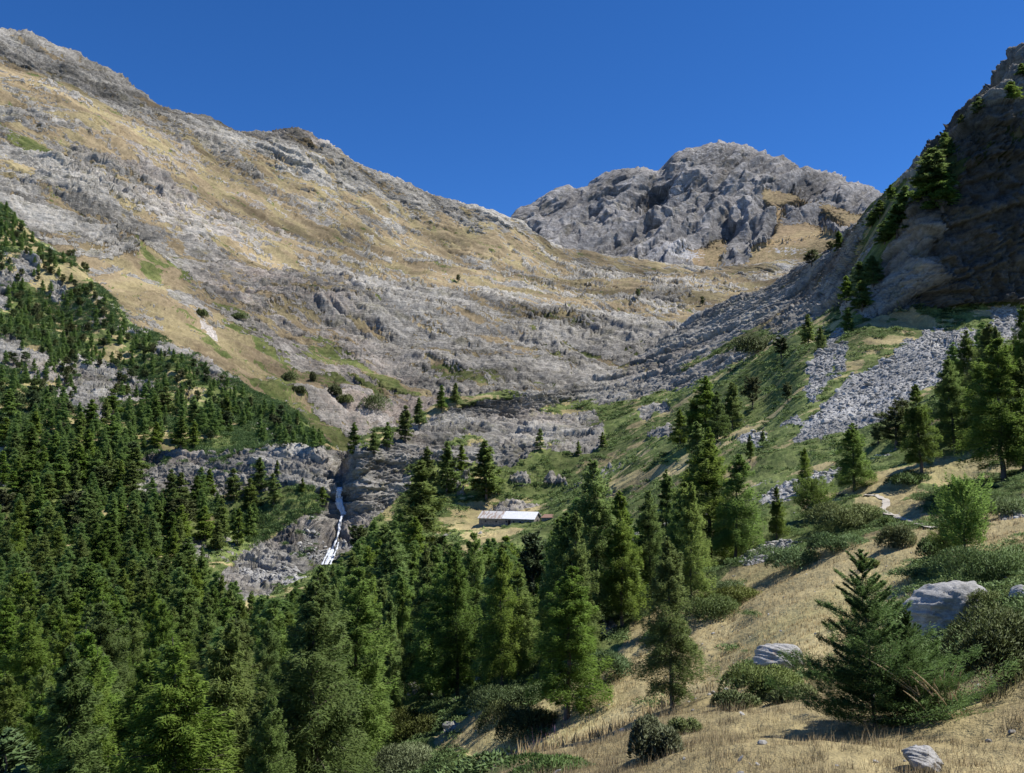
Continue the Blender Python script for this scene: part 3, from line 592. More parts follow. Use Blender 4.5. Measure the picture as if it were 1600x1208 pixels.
# trees one can point at: kind, base x, base y, top y, width factor, label
NAMED = [
 ('larch',1052,1107,850,1.0,'free-standing green larch on the dry meadow casting a dark shadow to its left'),
 ('larch',885,1124,893,1.35,'big dense larch at the forest edge, its branches sweeping down to the meadow'),
 ('larch',935,985,722,1.05,'tall larch with a slender tip rising above the larches right of the barn'),
 ('larch',972,978,772,1.0,'larch just right of the tall slender-tipped larch by the barn'),
 ('larch',1110,893,690,1.45,'broad open-crowned larch in the middle of the slope above the stones'),
 ('larch',1148,878,712,1.1,'larch leaning into the right side of the broad open-crowned larch'),
 ('larch',1075,880,735,1.0,'narrow larch at the left side of the broad open-crowned larch'),
 ('larch',1040,872,735,1.1,'thin see-through larch showing dead lower twigs, left of the broad larch'),
 ('larch',1213,842,762,1.1,'small larch with bent stem beside the pale stones'),
 ('larch',1258,770,700,1.0,'small larch above the bright round young larch'),
 ('larch',1335,768,662,1.5,'spreading larch standing alone beside the footpath'),
 ('larch',1440,738,600,1.2,'larch with a dark skirt of branches at the left edge of the right-hand grove'),
 ('larch',1492,712,560,1.15,'tall larch second from the left in the right-hand grove'),
 ('larch',1568,752,528,1.25,'large dark larch at the right edge of the picture'),
 ('larch',1535,690,560,1.1,'larch between the two tallest larches of the right-hand grove'),
 ('larch',1600,742,560,1.1,'larch cut by the right picture edge beside the large dark larch'),
 ('larch',1552,620,505,1.4,'larch standing highest in the right-hand grove, over the scree'),
 ('larch',1590,600,530,1.2,'larch beside the topmost larch at the scree edge'),
 ('pine',1400,700,640,1.5,'dark bushy pine at the foot of the scree'),
 ('pine',1372,694,665,1.3,'low dark pine left of the bushy pine at the foot of the scree'),
 ('pine',1408,648,624,1.5,'small round dark pine on the lower edge of the scree'),
 ('larch',1102,684,588,1.1,'tall larch in the clump halfway up the slope above the meadow'),
 ('larch',1145,672,596,1.0,'larch right of the tall one in the clump halfway up the slope'),
 ('larch',1082,692,625,1.0,'larch on the left of the clump halfway up the slope'),
 ('larch',1062,697,640,1.1,'lower larch at the left foot of the clump halfway up the slope'),
 ('larch',1122,690,612,1.0,'larch at the front of the clump halfway up the slope'),
 ('larch',1092,762,660,1.1,'larch standing just below the clump halfway up the slope'),
 ('larch',1108,742,668,1.0,'larch squeezed in under the clump halfway up the slope'),
 ('pine',1176,640,592,1.0,'dark pointed pine right of the clump halfway up the slope'),
 ('pine',1232,630,600,1.0,'small dark pointed pine alone on the green slope left of the scree'),
 ('larch',1173,722,680,.9,'slim young larch alone below the gravel patch'),
 ('larch',1190,698,672,1.0,'short larch just above the slim young one'),
 ('larch',1263,540,490,1.0,'dark larch under the ledges, left of a pair'),
 ('larch',1283,548,510,1.0,'smaller larch under the ledges, right of a pair'),
 ('larch',1327,520,480,1.1,'larch at the foot of the pale cliff buttress'),
 ('pine',1222,560,526,1.2,'greyish bushy pine below the juniper thicket under the ledges'),
 ('larch',902,577,540,1.0,'lone thin larch on the pale slabs in the middle of the valley'),
 ('larch',843,703,670,1.1,'small larch in front of the grey knoll'),
 ('larch',904,713,690,1.0,'very small larch at the right foot of the grey knoll'),
 ('larch',943,700,676,1.1,'small larch at the right end of the grey knoll'),
 ('larch',668,752,698,1.1,'leftmost larch of the row before the grey knoll'),
 ('larch',698,772,692,1.0,'second larch of the row before the grey knoll'),
 ('larch',722,737,696,1.0,'third larch of the row before the grey knoll'),
 ('larch',760,782,690,1.2,'stout larch on the grass directly behind the barn'),
 ('larch',658,862,722,1.3,'tall larch left of the dry grass patch by the barn'),
 ('larch',634,692,634,1.0,'larch on the left skyline of the knoll, above the gorge'),
 ('larch',654,668,622,1.0,'larch behind the rounded shoulder of the knoll'),
 ('larch',690,642,602,1.0,'larch left of the uppermost one behind the knoll'),
 ('larch',711,630,598,1.1,'uppermost larch on the knoll skyline'),
 ('larch',604,702,660,1.0,'larch above the dark gorge wall'),
 ('larch',553,712,660,1.0,'thin larch above the waterfall'),
 ('larch',584,712,672,1.0,'short larch right above the gorge'),
 ('larch',405,772,716,1.1,'larch growing at the foot of the left cliff band'),
 ('larch',428,790,742,1.2,'larch on the grassy ledge left of the waterfall'),
 ('larch',282,802,740,1.1,'larch before the left end of the grey cliff band'),
 ('larch',472,772,748,1.0,'small larch on the grass above the waterfall ravine'),
 ('larch',508,792,762,1.4,'bushy young larch just left of the waterfall'),
 ('larch',434,748,722,.9,'small slim larch against the grey cliff band'),
 ('larch',1562,160,128,1.2,'larch leaning out from the top of the dark cliff'),
 ('larch',1531,177,150,1.2,'larch second from the top of the dark cliff skyline'),
 ('larch',1503,194,178,1.2,'tiny larch on the dark cliff skyline'),
 ('larch',1597,118,98,1.3,'topmost larch on the dark cliff, at the picture edge'),
 ('larch',1477,250,205,1.0,'tall larch on the cliff shoulder'),
 ('larch',1455,300,230,1.3,'large larch in the dark cluster on the cliff shoulder'),
 ('larch',1438,315,255,1.3,'larch in front in the dark cluster on the cliff shoulder'),
 ('larch',1470,330,255,1.3,'wide larch at the right of the dark cluster on the cliff shoulder'),
 ('larch',1418,335,290,1.2,'larch left below the dark cluster on the cliff shoulder'),
 ('larch',1402,370,318,1.3,'larch on the grassy ledge of the buttress'),
 ('larch',1383,382,345,1.3,'low larch on the left ledge of the buttress'),
 ('larch',1376,342,312,1.2,'larch on the skyline left of the cliff shoulder'),
 ('larch',1394,312,288,1.1,'small larch on the skyline notch left of the cliff shoulder'),
 ('larch',1358,356,330,1.2,'small larch lower on the skyline left of the cliff'),
 ('larch',1366,448,398,1.1,'bright green larch in the gully of the pale buttress'),
 ('larch',1345,446,408,1.1,'dark larch left of the bright one in the gully'),
 ('larch',1348,486,438,1.2,'larch lowest in the gully of the pale buttress'),
 ('larch',1324,472,430,1.1,'larch left of the gully of the pale buttress'),
 ('larch',1312,392,360,1.3,'bushy larch on the ridge line of the right rib'),
 ('pine',1268,416,392,1.5,'dark low pine sitting on the crest of the right rib'),
 ('pine',1298,394,378,1.2,'small pine on the crest of the right rib'),
]
random.seed(5)
cands = []
for kind, bx, by, ty, ws, lab in NAMED:
    p, r_, c_ = place(bx, by)
    if bx > 1340 and by < 500: ws *= 1.45
    cands.append([p, (by - ty) / F * p[1] * 1.02, ws, kind, lab, None, True])
spr, _, _ = at_d(540, 82)
rest = []
def inside(poly, x, y):
    n = len(poly); k = False
    for i in range(n):
        x0, y0 = poly[i]; x1, y1 = poly[(i + 1) % n]
        if (y0 > y) != (y1 > y) and x < (x1 - x0) * (y - y0) / (y1 - y0) + x0: k = not k
    return k
# forest stands: polygon of the ground they root in, spacing, heights, share of pines, label
FOREST = [
 ([(-300,1020),(180,1000),(320,960),(420,960),(540,935),(640,905),(760,915),(900,935),(935,985),(850,1085),(760,1092),(690,1105),(600,1150),(520,1330),(400,1420),(-300,1600)], 6.2, (13, 19), .03, 'green larch in the dense forest on the valley floor', 'larches of the valley forest'),
 ([(-300,720),(60,690),(210,705),(215,775),(330,850),(330,930),(300,985),(180,1005),(-300,1030)], 6.4, (11, 16), .14, 'larch in the forest on the lower left slope', 'trees of the lower left slope'),
 ([(-300,560),(20,600),(110,650),(220,640),(300,650),(400,655),(330,700),(230,700),(150,735),(60,700),(-300,730)], 7.5, (9, 14), .25, 'tree in the belt above the grey cliff band on the left slope', 'trees of the left belt'),
 ([(230,775),(330,775),(400,790),(400,840),(340,870),(300,850),(240,800)], 8, (10, 14), .1, 'larch below the grey cliff band left of the waterfall', 'larches under the cliff band'),
 ([(-300,150),(0,322),(60,385),(110,415),(200,520),(330,590),(420,650),(300,650),(200,620),(110,640),(20,590),(-300,550)], 4.6, (4.5, 8.5), .55, 'dark tree clinging to the craggy left spur', 'trees on the craggy spur'),
 ([(400,640),(460,660),(510,700),(440,702),(400,690)], 7, (6, 10), .3, 'tree on the green shelf above the waterfall', 'trees on the green shelf'),
 ([(560,840),(640,800),(690,830),(700,880),(560,910)], 8.5, (12, 16), .15, 'larch between the waterfall and the dry patch by the barn', 'larches near the waterfall'),
 ([(1000,900),(1090,900),(1090,960),(1010,975),(960,980)], 9, (9, 12), 0, 'larch at the upper edge of the meadow', 'larches by the meadow'),
 ([(1480,600),(1640,560),(1700,700),(1640,740),(1480,700)], 8, (9, 13), .05, 'dark larch inside the right-hand grove', 'larches of the right-hand grove'),
]
for poly, sp_, (h0_, h1_), pine, lab, grp in FOREST:
    xs = [q[0] for q in poly]; ys = [q[1] for q in poly]
    cc = np.where((COLS >= min(xs)) & (COLS <= max(xs)))[0][::4]
    sel = []
    sub = G[::3][:, cc]; spx = rpx[::3][:, cc]; spy = rpy[::3][:, cc]
    msk = poly_mask(poly, 1); m = smask(msk, np.clip(spx, -500, 2100), np.clip(spy, -500, 2030)) > .5
    if max(ys) > 1300: m |= (spy > 1208) & (spy < 1650) & (spx < 520) & (sub[..., 1] > 48)
    cand = sub[m]
    cand = cand[np.argsort(rng.random(len(cand)))]
    cell_ = {}
    for P in cand:
        k = (int(P[0] // sp_), int(P[1] // sp_), int(P[2] // (sp_ * 1.2)))
        if any(((P - q) ** 2).sum() < (sp_ * .86) ** 2 for dx in (-1, 0, 1) for dy in (-1, 0, 1) for dz in (-1, 0, 1) for q in cell_.get((k[0]+dx, k[1]+dy, k[2]+dz), ())): continue
        cell_.setdefault(k, []).append(P); sel.append(P)
    for P in sel:
        bx, by, _ = proj(*P)
        rv = float(smask(G_ROCK, np.array([bx]), np.array([by]))[0]) if by < 2000 else 0
        if rv > .85 or float(smask(G_GRAV, np.array([bx]), np.array([min(by, 2000)]))[0]) > .5: continue
        kd = 'pine' if random.random() < pine else 'larch'
        h = random.uniform(h0_, h1_) * (.72 if kd == 'pine' else 1) * (random.uniform(.45, .8) if random.random() < .28 else 1)
        if grp in ('larches of the valley forest', 'larches near the waterfall', 'trees of the lower left slope') and bx > 290:
            env = float(np.interp(bx, [290, 330, 400, 440, 470, 510, 545, 565, 610, 640, 690, 745, 800, 850, 890, 950], [820, 890, 925, 935, 890, 885, 845, 810, 800, 790, 850, 832, 834, 828, 775, 790])) + abs(random.gauss(0, 22))
            h = min(h, max(5.0, (by - env) / F * P[1]))
            if by - h * F / P[1] < env - 25: continue
        kw_ = 'pine' if kd == 'pine' else 'larch'; g2 = grp; lb_ = lab.replace('larch', kw_)
        if grp == 'larches of the valley forest':
            wh = ['at the left picture edge', 'left of the waterfall stream', 'straight below the waterfall stream', 'around the dark narrow spruce', 'below the dry clearing', 'below the stone hut'][int(np.searchsorted([150, 330, 480, 620, 760], bx))]
            rw = ['front rows', 'middle rows', 'back rows'][int(np.searchsorted([115, 180], P[1]))]
            lb_ = f'green {kw_} in the {rw} of the valley forest {wh}'; g2 = f'{rw} of the valley forest {wh}'
        elif grp == 'trees of the lower left slope':
            wh = ['at the left picture edge', 'left of the cliff band', 'under the grey cliff band'][int(np.searchsorted([90, 210], bx))]; rw = 'lower' if by > 850 else 'upper'
            lb_ = f'{kw_} on the {rw} part of the wooded left slope, {wh}'; g2 = f'{rw} left slope, {wh}'
        elif grp == 'trees on the craggy spur':
            wh = ['near the top of the craggy left spur', 'in the middle of the craggy left spur', 'low on the craggy left spur'][int(np.searchsorted([430, 520], by))]; ed = 'at its edge' if by < np.interp(bx, [0, 100, 200, 400], [350, 450, 560, 640]) else 'inside its wood'
            lb_ = f'small dark {kw_} {wh}, {ed}'; g2 = f'trees {wh}, {ed}'
        elif grp == 'trees of the left belt':
            wh = 'near its left end' if bx < 150 else 'near its right end'; lb_ = f'{kw_} in the belt above the grey cliff band, {wh}'; g2 = f'left belt, {wh}'
        cands.append([Vector(P), h, random.uniform(.78, 1.38), kd, lb_, g2, False])
cands.sort(key=lambda q: q[0][1])
shown = []
for q in cands:
    p, h, ws, kd, lab, grp, named = q
    c = col_of(800 + F * p[0] / p[1]); r = int(np.argmax(G[:, c, 1] >= p[1] * .97)); top = proj(p[0], p[1], p[2] + h)[1]
    if not named and r > 2 and runmin[r - 1, c] < top + 6: continue
    n = cover_px(p, h, h * .42 * ws)
    q.append(n)
    if named or n > 40: shown.append(q)
print('candidates', len(cands), 'shown', len(shown))
order = sorted(shown, key=lambda q: (-int(q[6]), -q[7]))
nl_, np_, left = 0, 0, []
for q in order:
    p, h, ws, kd, lab, grp, named, n = q
    if kd == 'larch' and (nl_ < 296 or named): nl_ += 1
    elif kd == 'pine' and (np_ < 150 or named): np_ += 1
    else: left.append(q); continue
    add_tree('larch_tree' if kd == 'larch' else 'pine_tree', lod(kd, p[1]), p, h, ws * (1.0 + .35 * min(1, max(0, (p[1] - 120) / 150)) if kd == 'larch' else 1.35), lab, 'larch' if kd == 'larch' else 'pine', grp if grp else 'single larches and pines one can pick out')
print('individual larch', nl_, 'pine', np_, 'mass', len(left))
if left:                                                             # the rest of the wood, too many to count
    Vs, Ss = [], []
    for p, h, ws, kd, *_ in left:
        _, _, h0, V, sh = random.choice(PROTO['larch_c' if kd == 'larch' else 'pine_c']); k = h / h0; kw = k * 1.35; a = random.uniform(0, 6.28); ca_, sa_ = math.cos(a), math.sin(a)
        Vs.append(np.stack([(V[:, 0] * ca_ - V[:, 1] * sa_) * kw + p[0], (V[:, 0] * sa_ + V[:, 1] * ca_) * kw + p[1], V[:, 2] * k + p[2]], -1)); Ss.append(np.clip(sh + random.uniform(-.2, .2), 0, 1))
    V = np.concatenate(Vs); tag(link('distant_forest', tri_mesh('distant_forest', V, np.arange(len(V)).reshape(-1, 3), L_LARCH, np.concatenate(Ss))), kind='stuff')

# ------------------------------------------------------------ the young larch close to the camera, and the spruce at the bottom
hp, _, _ = place(1366, 1136); print('hero at', hp)
def lopside(az, t): return 1 + .60 * np.clip(np.cos(az), 0, 1) * (t < .25) * (1 - t / .25) + .1 * np.sin(az * 3)
HH = (1128 - 858) / F * hp[1]
V, Fc, sh, br = crown(4242, HH, HH * .46, 150, 90000, HH * .020, HH * .0042, 'hero', lopside)
V[:, 0] -= .035 * np.clip(V[:, 2], 0, None) * 1.3
e = bpy.data.objects.new('larch_tree', None); C.collection.objects.link(e); e.location = hp
tag(e, 'bushy young larch in the near foreground, its lowest branches reaching far to the right', 'larch')
tv, tf = trunk(4242, HH, HH * .012, br, 120); tv[:, 0] -= .035 * np.clip(tv[:, 2], 0, None) * 1.3
cm = tri_mesh('young_larch_crown', V, Fc, leaf_mat('young_larch_needles', (.070,.140,.030), (.150,.245,.060), .0, .42), sh); leaf_normals(cm, V, 0, 0, HH * .3)
link('trunk', tri_mesh('young_larch_trunk', tv, tf, BARK, smooth=True), e); link('crown', cm, e)
e2 = bpy.data.objects.new('larch_tree', None); C.collection.objects.link(e2); e2.location = place(1432, 1126)[0]; e2.rotation_euler = (.10, .16, 2.3); e2.scale = (.62, .62, .60)
tag(e2, 'smaller young larch pressed against the right side of the bushy young larch', 'larch'); link('trunk', bpy.data.meshes['young_larch_trunk'], e2); link('crown', cm, e2)
spr, _, _ = at_d(540, 82)
spr_h = spr[2]; sp_h = max(7.0, ((1208 - 1042) / F * 82) + (proj(*spr)[1] - 1208) / F * 82)
add_tree('spruce_tree', 'spruce_a', spr, sp_h, 1.0, 'dark narrow spruce with drooping twigs at the bottom edge, among the lighter larches', 'spruce', None, 0)
for bx, by, ty, lab in [(715,441,429,'tiny lone tree on the tan grass bench under the ridge, left one'),(997,471,459,'tiny lone tree on the tan bench in the middle of the valley head'),(1097,479,465,'tiny lone tree on the tan bench right of the valley head'),(115,418,393,'dark tree alone on the slope beyond the craggy spur'),(132,436,414,'round tree just below the lone dark one beyond the craggy spur')]:
    p, _, _ = place_m(bx, by); add_tree('pine_tree', 'pine_c', p, (by - ty) / F * p[1] * 1.1, 1.2, lab, 'pine', 'lone trees on the far slopes')

# ------------------------------------------------------------ shrubs
def mound(seed, a, b, h, n, ll, lw):                                   # low bush: lobes of upright leafy sprays
    r = np.random.default_rng(seed); m = 7
    lx, ly = r.uniform(-.55, .55, m) * a, r.uniform(-.55, .55, m) * b; lr = r.uniform(.45, .75, m); lh = r.uniform(.6, 1.0, m)
    k = r.integers(0, m, n); th = r.random(n) * 6.283; q = np.sqrt(r.random(n))
    x = lx[k] + np.cos(th) * q * lr[k] * a; y = ly[k] + np.sin(th) * q * lr[k] * b
    z = h * lh[k] * np.sqrt(np.clip(1 - q * q, 0, 1)) * r.uniform(.72, 1.04, n) - .03 * h
    P = np.stack([x, y, z], -1)
    D = np.stack([np.cos(th) * q * .9 + r.normal(0, .4, n), np.sin(th) * q * .9 + r.normal(0, .4, n), .7 + r.normal(0, .35, n)], -1); D /= np.linalg.norm(D, axis=1, keepdims=True)
    W = np.cross(D, r.normal(0, 1, (n, 3))); W /= np.linalg.norm(W, axis=1, keepdims=True) + 1e-9
    L = ll * r.uniform(.6, 1.4, n)[:, None]; Wd = lw * r.uniform(.6, 1.4, n)[:, None]
    V = np.stack([P - D * L * .5 - W * Wd * .5, P - D * L * .5 + W * Wd * .5, P + D * L * .5], 1).reshape(-1, 3)
    return V, np.repeat(np.clip(.3 + .25 * lh[k] + r.normal(0, .2, n), 0, 1), 3)
SH_COL = {'green': L_SHRUB, 'dark': leaf_mat('dark_shrub_leaves', (.075,.110,.034), (.150,.190,.065), .02, .2), 'grey': leaf_mat('grey_shrub_leaves', (.12,.155,.07), (.25,.29,.16), .02, .25), 'olive': leaf_mat('alpine_rose_leaves', (.11,.15,.028), (.19,.22,.055), .02, .25)}
SHRUBS = [
 (1540,1062,230,125,'dark','big dark bushy shrub filling the right edge behind the young larch'),(1556,962,95,52,'green','shrub growing over the top of the large pale boulder'),
 (1198,1092,130,64,'green','green shrub growing over the rounded grey rock by the dry bank'),(1150,1108,75,34,'dark','dark low shrub at the left foot of the bush-covered rock'),(1232,1096,95,34,'green','flat bright juniper mat right of the bush-covered rock'),
 (1022,1184,85,76,'grey','grey-green shrub with pale dead twigs on the lip of the dry bank'),(1068,1146,60,30,'green','small green shrub behind the grey-green one on the bank lip'),
 (815,1150,150,62,'olive','rounded yellow-green alpine rose mound by the pale stones'),(800,1115,130,50,'green','green mound behind the rounded alpine rose mound'),(660,1160,130,50,'olive','low alpine rose cushion left of the stone trickle'),(640,1212,170,60,'grey','greyish-green feathery bushes at the bottom edge'),(860,1206,140,26,'green','low green shrubs at the bottom with pink flowers behind'),(560,1200,80,44,'olive','yellow-green cushion next to the spruce'),
 (1242,888,120,38,'green','oval juniper cushion at the top of the dry meadow'),(1150,945,100,34,'olive','smooth olive mound right of the free-standing larch'),(1110,968,100,42,'green','juniper spread below the smooth olive mound'),(1120,930,90,26,'green','juniper mat on the left above the dry meadow'),
 (1325,822,130,44,'green','wide juniper bank left of the footpath'),(1270,812,60,54,'green','bright rounded young larch bush beside the pale stones'),(1310,862,120,34,'green','juniper mat below the wide bank by the footpath'),(1405,858,66,44,'green','tilted juniper bush right of the mats below the path'),(1452,872,64,36,'green','small bush below the end of the footpath'),(1391,820,38,14,'green','small juniper patch touching the footpath'),(1357,888,40,20,'olive','smooth little olive cushion behind the young larch tip'),
 (1484,866,56,44,'dark','brownish bush left of the rounded dark larch bush'),(1508,866,88,104,'larchbush','rounded dense young larch standing right of the footpath end'),(1555,905,190,66,'green','long juniper mat on the slope above the pale boulder'),(1580,812,110,40,'green','green shrub slope at the right edge below the big larch'),(1500,788,120,36,'green','juniper bank in the shade under the right-hand grove'),(1420,760,80,26,'green','juniper mat beside the shadow of the grove'),
 (1422,958,44,26,'dark','small twiggy bush behind the right side branches of the young larch'),(1442,972,60,28,'olive','olive cushion left of the pale boulder'),(1182,552,90,34,'dark','dark juniper thicket under the ledges of the right rib'),(1030,1000,90,36,'green','juniper skirt along the left edge of the meadow'),(960,1060,90,50,'green','green bush under the big dense larch'),
]
smap = {}
for i, (bx, by, wp, hp_, kd, lab) in enumerate(SHRUBS):
    p, _, _ = place(bx, by); d = p[1]
    if lab.startswith('rounded dense') or 'larch bush' in lab:
        add_tree('larch_tree', 'round_b', p, hp_ / F * d, wp / hp_ * .8, lab, 'larch', None); continue
    a = wp / F * d / 2; h = hp_ / F * d * .9
    ll = max(.05, d * .0028); n = int(min(26000, max(900, (wp * hp_) * 1.9)))
    V, sh = mound(300 + i, a, max(a * .7, h * .6), h, n, ll, ll * .34)
    me = tri_mesh('shrub', V, np.arange(len(V)).reshape(-1, 3), SH_COL.get(kd, L_SHRUB), sh); leaf_normals(me, V, 0, 0, -h * .5, .7, i)
    tag(link('shrub', me, None, p), lab, 'shrub', 'shrubs on the slopes')
for i, (bx, by, wp, hp_, lab) in enumerate([(582,642,62,40,'broad dark pine thicket on the pale slope above the gorge'),(522,620,22,22,'small dark bush left of the pine thicket'),(540,630,28,16,'low bush touching the left of the pine thicket'),(452,594,30,18,'dark bush at the foot of the green streaks'),(462,614,22,14,'bush just below the one at the foot of the green streaks'),(312,495,18,15,'lone round bush in the middle of the tan slope'),(374,500,34,12,'flat dark bush beside the rock slabs'),(492,594,12,16,'pointed small bush in the pale gully')]):
    p, _, _ = place_m(bx, by); d = p[1]; a = wp / F * d / 2; h = hp_ / F * d * .9
    V, sh = mound(500 + i, a, a * .7, h, 2600, 1.3, .5); me = tri_mesh('shrub', V, np.arange(len(V)).reshape(-1, 3), SH_COL['dark'], sh); leaf_normals(me, V, 0, 0, -h * .5, .5, i)
    tag(link('shrub', me, None, p), lab, 'shrub', 'bushes on the far slope')

def scatter_idx(r0, r1, n, px0=-60, px1=1660):
    c0, c1 = col_of(px0), col_of(px1); return rng.integers(r0, r1, n), rng.integers(c0, c1, n)
RS = np.concatenate([[0], np.cumsum(g_counts)])                        # row where each knot starts
# low undergrowth over the green parts of the slopes
Vs, Ss, Ns = [], [], []
protoM = [mound(700 + i, 1, .8, .55, 110, .26, .11) for i in range(8)] 
protoL = [mound(720 + i, 1, .8, .55, 500, .13, .05) for i in range(6)]
ri, ci = scatter_idx(RS[3] + 5, RS[10], 60000)
okm = (RKG[ri, ci] < .45) & (GVG[ri, ci] < .3) & (rng.random(len(ri)) < (.02 + .9 * GSG[ri, ci])) & (rpy[ri, ci] < 1260) & (rpy[ri, ci] <= runmin[np.maximum(ri - 2, 0), ci] + 4)
ri, ci = ri[okm], ci[okm]; pts_ = G[ri, ci]; take = rng.permutation(len(ri))[:9000]
for j in take:
    p = pts_[j]; d = p[1]; a = random.uniform(.35, 1.1) * (1 + d / 140.); V, sh = (protoL if d < 130 else protoM)[random.randrange(6)]; an = random.uniform(0, 6.28); ca_, sa_ = math.cos(an), math.sin(an)
    if d > 130 and random.random() < .25: continue
    zz = random.uniform(.45, .8) * a
    Vs.append(np.stack([(V[:, 0] * ca_ - V[:, 1] * sa_) * a + p[0], (V[:, 0] * sa_ + V[:, 1] * ca_) * a + p[1], V[:, 2] * zz + p[2] - .05 * a], -1)); Ss.append(np.clip(sh + random.uniform(-.3, .3), 0, 1))
V = np.concatenate(Vs); me = tri_mesh('undergrowth', V, np.arange(len(V)).reshape(-1, 3), SH_COL['green'], np.concatenate(Ss))
nrm = rng.normal(0, .35, (len(V) // 3, 3)) + np.array([[0, 0, 1.]]); nrm /= np.linalg.norm(nrm, axis=1, keepdims=True)
me.polygons.foreach_set('use_smooth', np.ones(len(me.polygons), bool)); me.normals_split_custom_set_from_vertices(np.repeat(nrm, 3, 0))
tag(link('undergrowth', me), kind='stuff'); print('undergrowth tris', len(V) // 3)

Vs, Ss = [], []
ri, ci = scatter_idx(RS[8], RS[11] - 4, 24000, -60, 520); okm = (RKG[ri, ci] < .7) & (rpy[ri, ci] <= runmin[np.maximum(ri - 2, 0), ci] + 4) & (smp(N_F, G[ri, ci, 0] / 200, G[ri, ci, 1] / 200 + G[ri, ci, 2] / 200) > -.5); ri, ci = ri[okm], ci[okm]
for j in range(min(7000, len(ri))):
    p = G[ri[j], ci[j]]; a = random.uniform(1.4, 3.1); V, sh = protoM[random.randrange(8)]; an = random.uniform(0, 6.28); ca_, sa_ = math.cos(an), math.sin(an)
    Vs.append(np.stack([(V[:, 0] * ca_ - V[:, 1] * sa_) * a + p[0], (V[:, 0] * sa_ + V[:, 1] * ca_) * a + p[1], V[:, 2] * a * 1.3 + p[2] - .1], -1)); Ss.append(np.clip(sh + random.uniform(-.3, .3), 0, 1))
V = np.concatenate(Vs); tag(link('mountain_pine_scrub', tri_mesh('mountain_pine_scrub', V, np.arange(len(V)).reshape(-1, 3), L_PINE, np.concatenate(Ss))), kind='stuff')
# ------------------------------------------------------------ dry grass on the bank and meadow
def blades(name, P, hgt, wid, mat, lean=1.0, spread=.0):
    n = len(P); an = rng.random(n) * 6.283; D = np.stack([np.cos(an) * lean * rng.random(n), np.sin(an) * lean * rng.random(n), np.ones(n)], -1)
    W = np.stack([-np.sin(an), np.cos(an), np.zeros(n)], -1); hh = (hgt * rng.uniform(.4, 1.3, n) * (1 + .55 * np.clip(smp(N_G, P[:, 0] / 12, P[:, 1] / 12), -1, 2.2)))[:, None]
    Q = P + rng.normal(0, 1, (n, 3)) * np.array([[spread, spread, 0]])
    V = np.stack([Q - W * wid * .5 - [0, 0, .02], Q + W * wid * .5 - [0, 0, .02], Q + D * hh], 1).reshape(-1, 3)
    me = tri_mesh(name, V, np.arange(3 * n).reshape(-1, 3), mat, np.repeat(rng.random(n), 3)); nn_ = rng.normal(0, .3, (n, 3)) + np.array([[0, 0, 1.]]); nn_ /= np.linalg.norm(nn_, axis=1, keepdims=True)
    me.polygons.foreach_set('use_smooth', np.ones(n, bool)); me.normals_split_custom_set_from_vertices(np.repeat(nn_, 3, 0))
    return tag(link(name, me), kind='stuff')
STRAW = leaf_mat('straw', (.50,.37,.18), (.80,.64,.36), .0, .5); STRAW2 = None; GREENG = leaf_mat('short_grass', (.22,.22,.09), (.40,.37,.17), .0, .3)
def on_grid(r0, r1, n, px0, px1):
    ri, ci = scatter_idx(r0, r1, n, px0, px1); f = rng.random((n, 1)); g = rng.random((n, 1)); a = G[ri, ci]; b = G[ri + 1, ci]; c = G[ri, ci + 1]
    return a + (b - a) * f + (c - a) * g, ri, ci
P, ri, ci = on_grid(RS[1] + 10, RS[3] + 4, 420000, 500, 1660)
tf_ = smp(N_G, P[:, 0] / 9, P[:, 1] / 9) + .6 * smp(N_F, P[:, 0] / 30, P[:, 1] / 30); keep_ = (tf_ > -.6) & (P[:, 1] > 2.5)
gm_ = smp(N_F, P[:, 0] / 40 + .4, P[:, 1] / 40) + np.clip((P[:, 0] - 5.0) / 5, -.6, 1) 
blades('dry_grass', P[keep_ & (gm_ < .7) & (rng.random(len(P)) < .6)], .085, .005, STRAW); blades('green_grass', P[keep_ & (gm_ >= .5)][::2], .10, .008, GREENG)
P, ri, ci = on_grid(RS[3] + 4, RS[7], 200000, 600, 1660); m_ = (GSG[ri, ci] < .5) & (RKG[ri, ci] < .5) & (GVG[ri, ci] < .4)
P = P[m_]; blades('meadow_grass', P[smp(N_G, P[:, 0] / 30, P[:, 1] / 30) > -.5], .16, .03, STRAW, .8)
cp_, _, _ = place(795, 1190); P = np.array(cp_)[None] + rng.normal(0, 1, (900, 3)) * np.array([[1.6, 1.0, 0]]); P[:, 2] = [at_d(800 + F * q[0] / q[1], q[1])[0][2] for q in P]
blades('pink_flowers', P, .42, .035, leaf_mat('pink_blossom', (.30,.16,.26), (.55,.36,.50), .0, .3))
tp, _, _ = place(1478, 1122); print('tuft', tp, place(1437, 1204)[0])
P = np.array(tp)[None] + rng.normal(0, 1, (26, 3)) * np.array([[.16, .1, 0]]); P[:, 2] = tp[2]
t_ = bpy.data.objects.new('grass_tuft', None); bpy.data.objects.remove(t_)
parts = []
for q in P:
    L_ = random.uniform(.45, .95); ln = random.uniform(-.9, .25); s_ = np.linspace(0, 1, 6)[:, None]
    pts_ = q + np.concatenate([ln * L_ * s_ ** 1.5, random.uniform(-.2, .2) * L_ * s_, L_ * s_ * .75], 1); parts.append(tube(pts_, [.005, .0045, .0045, .009, .008, .002], 4))
V, Fc = join(parts); tag(link('grass_tuft', tri_mesh('grass_tuft', V, Fc, STRAW, np.full(len(V), .8), True)), 'tuft of tall pale grass stalks leaning left in front of the young larch', 'grass tuft')

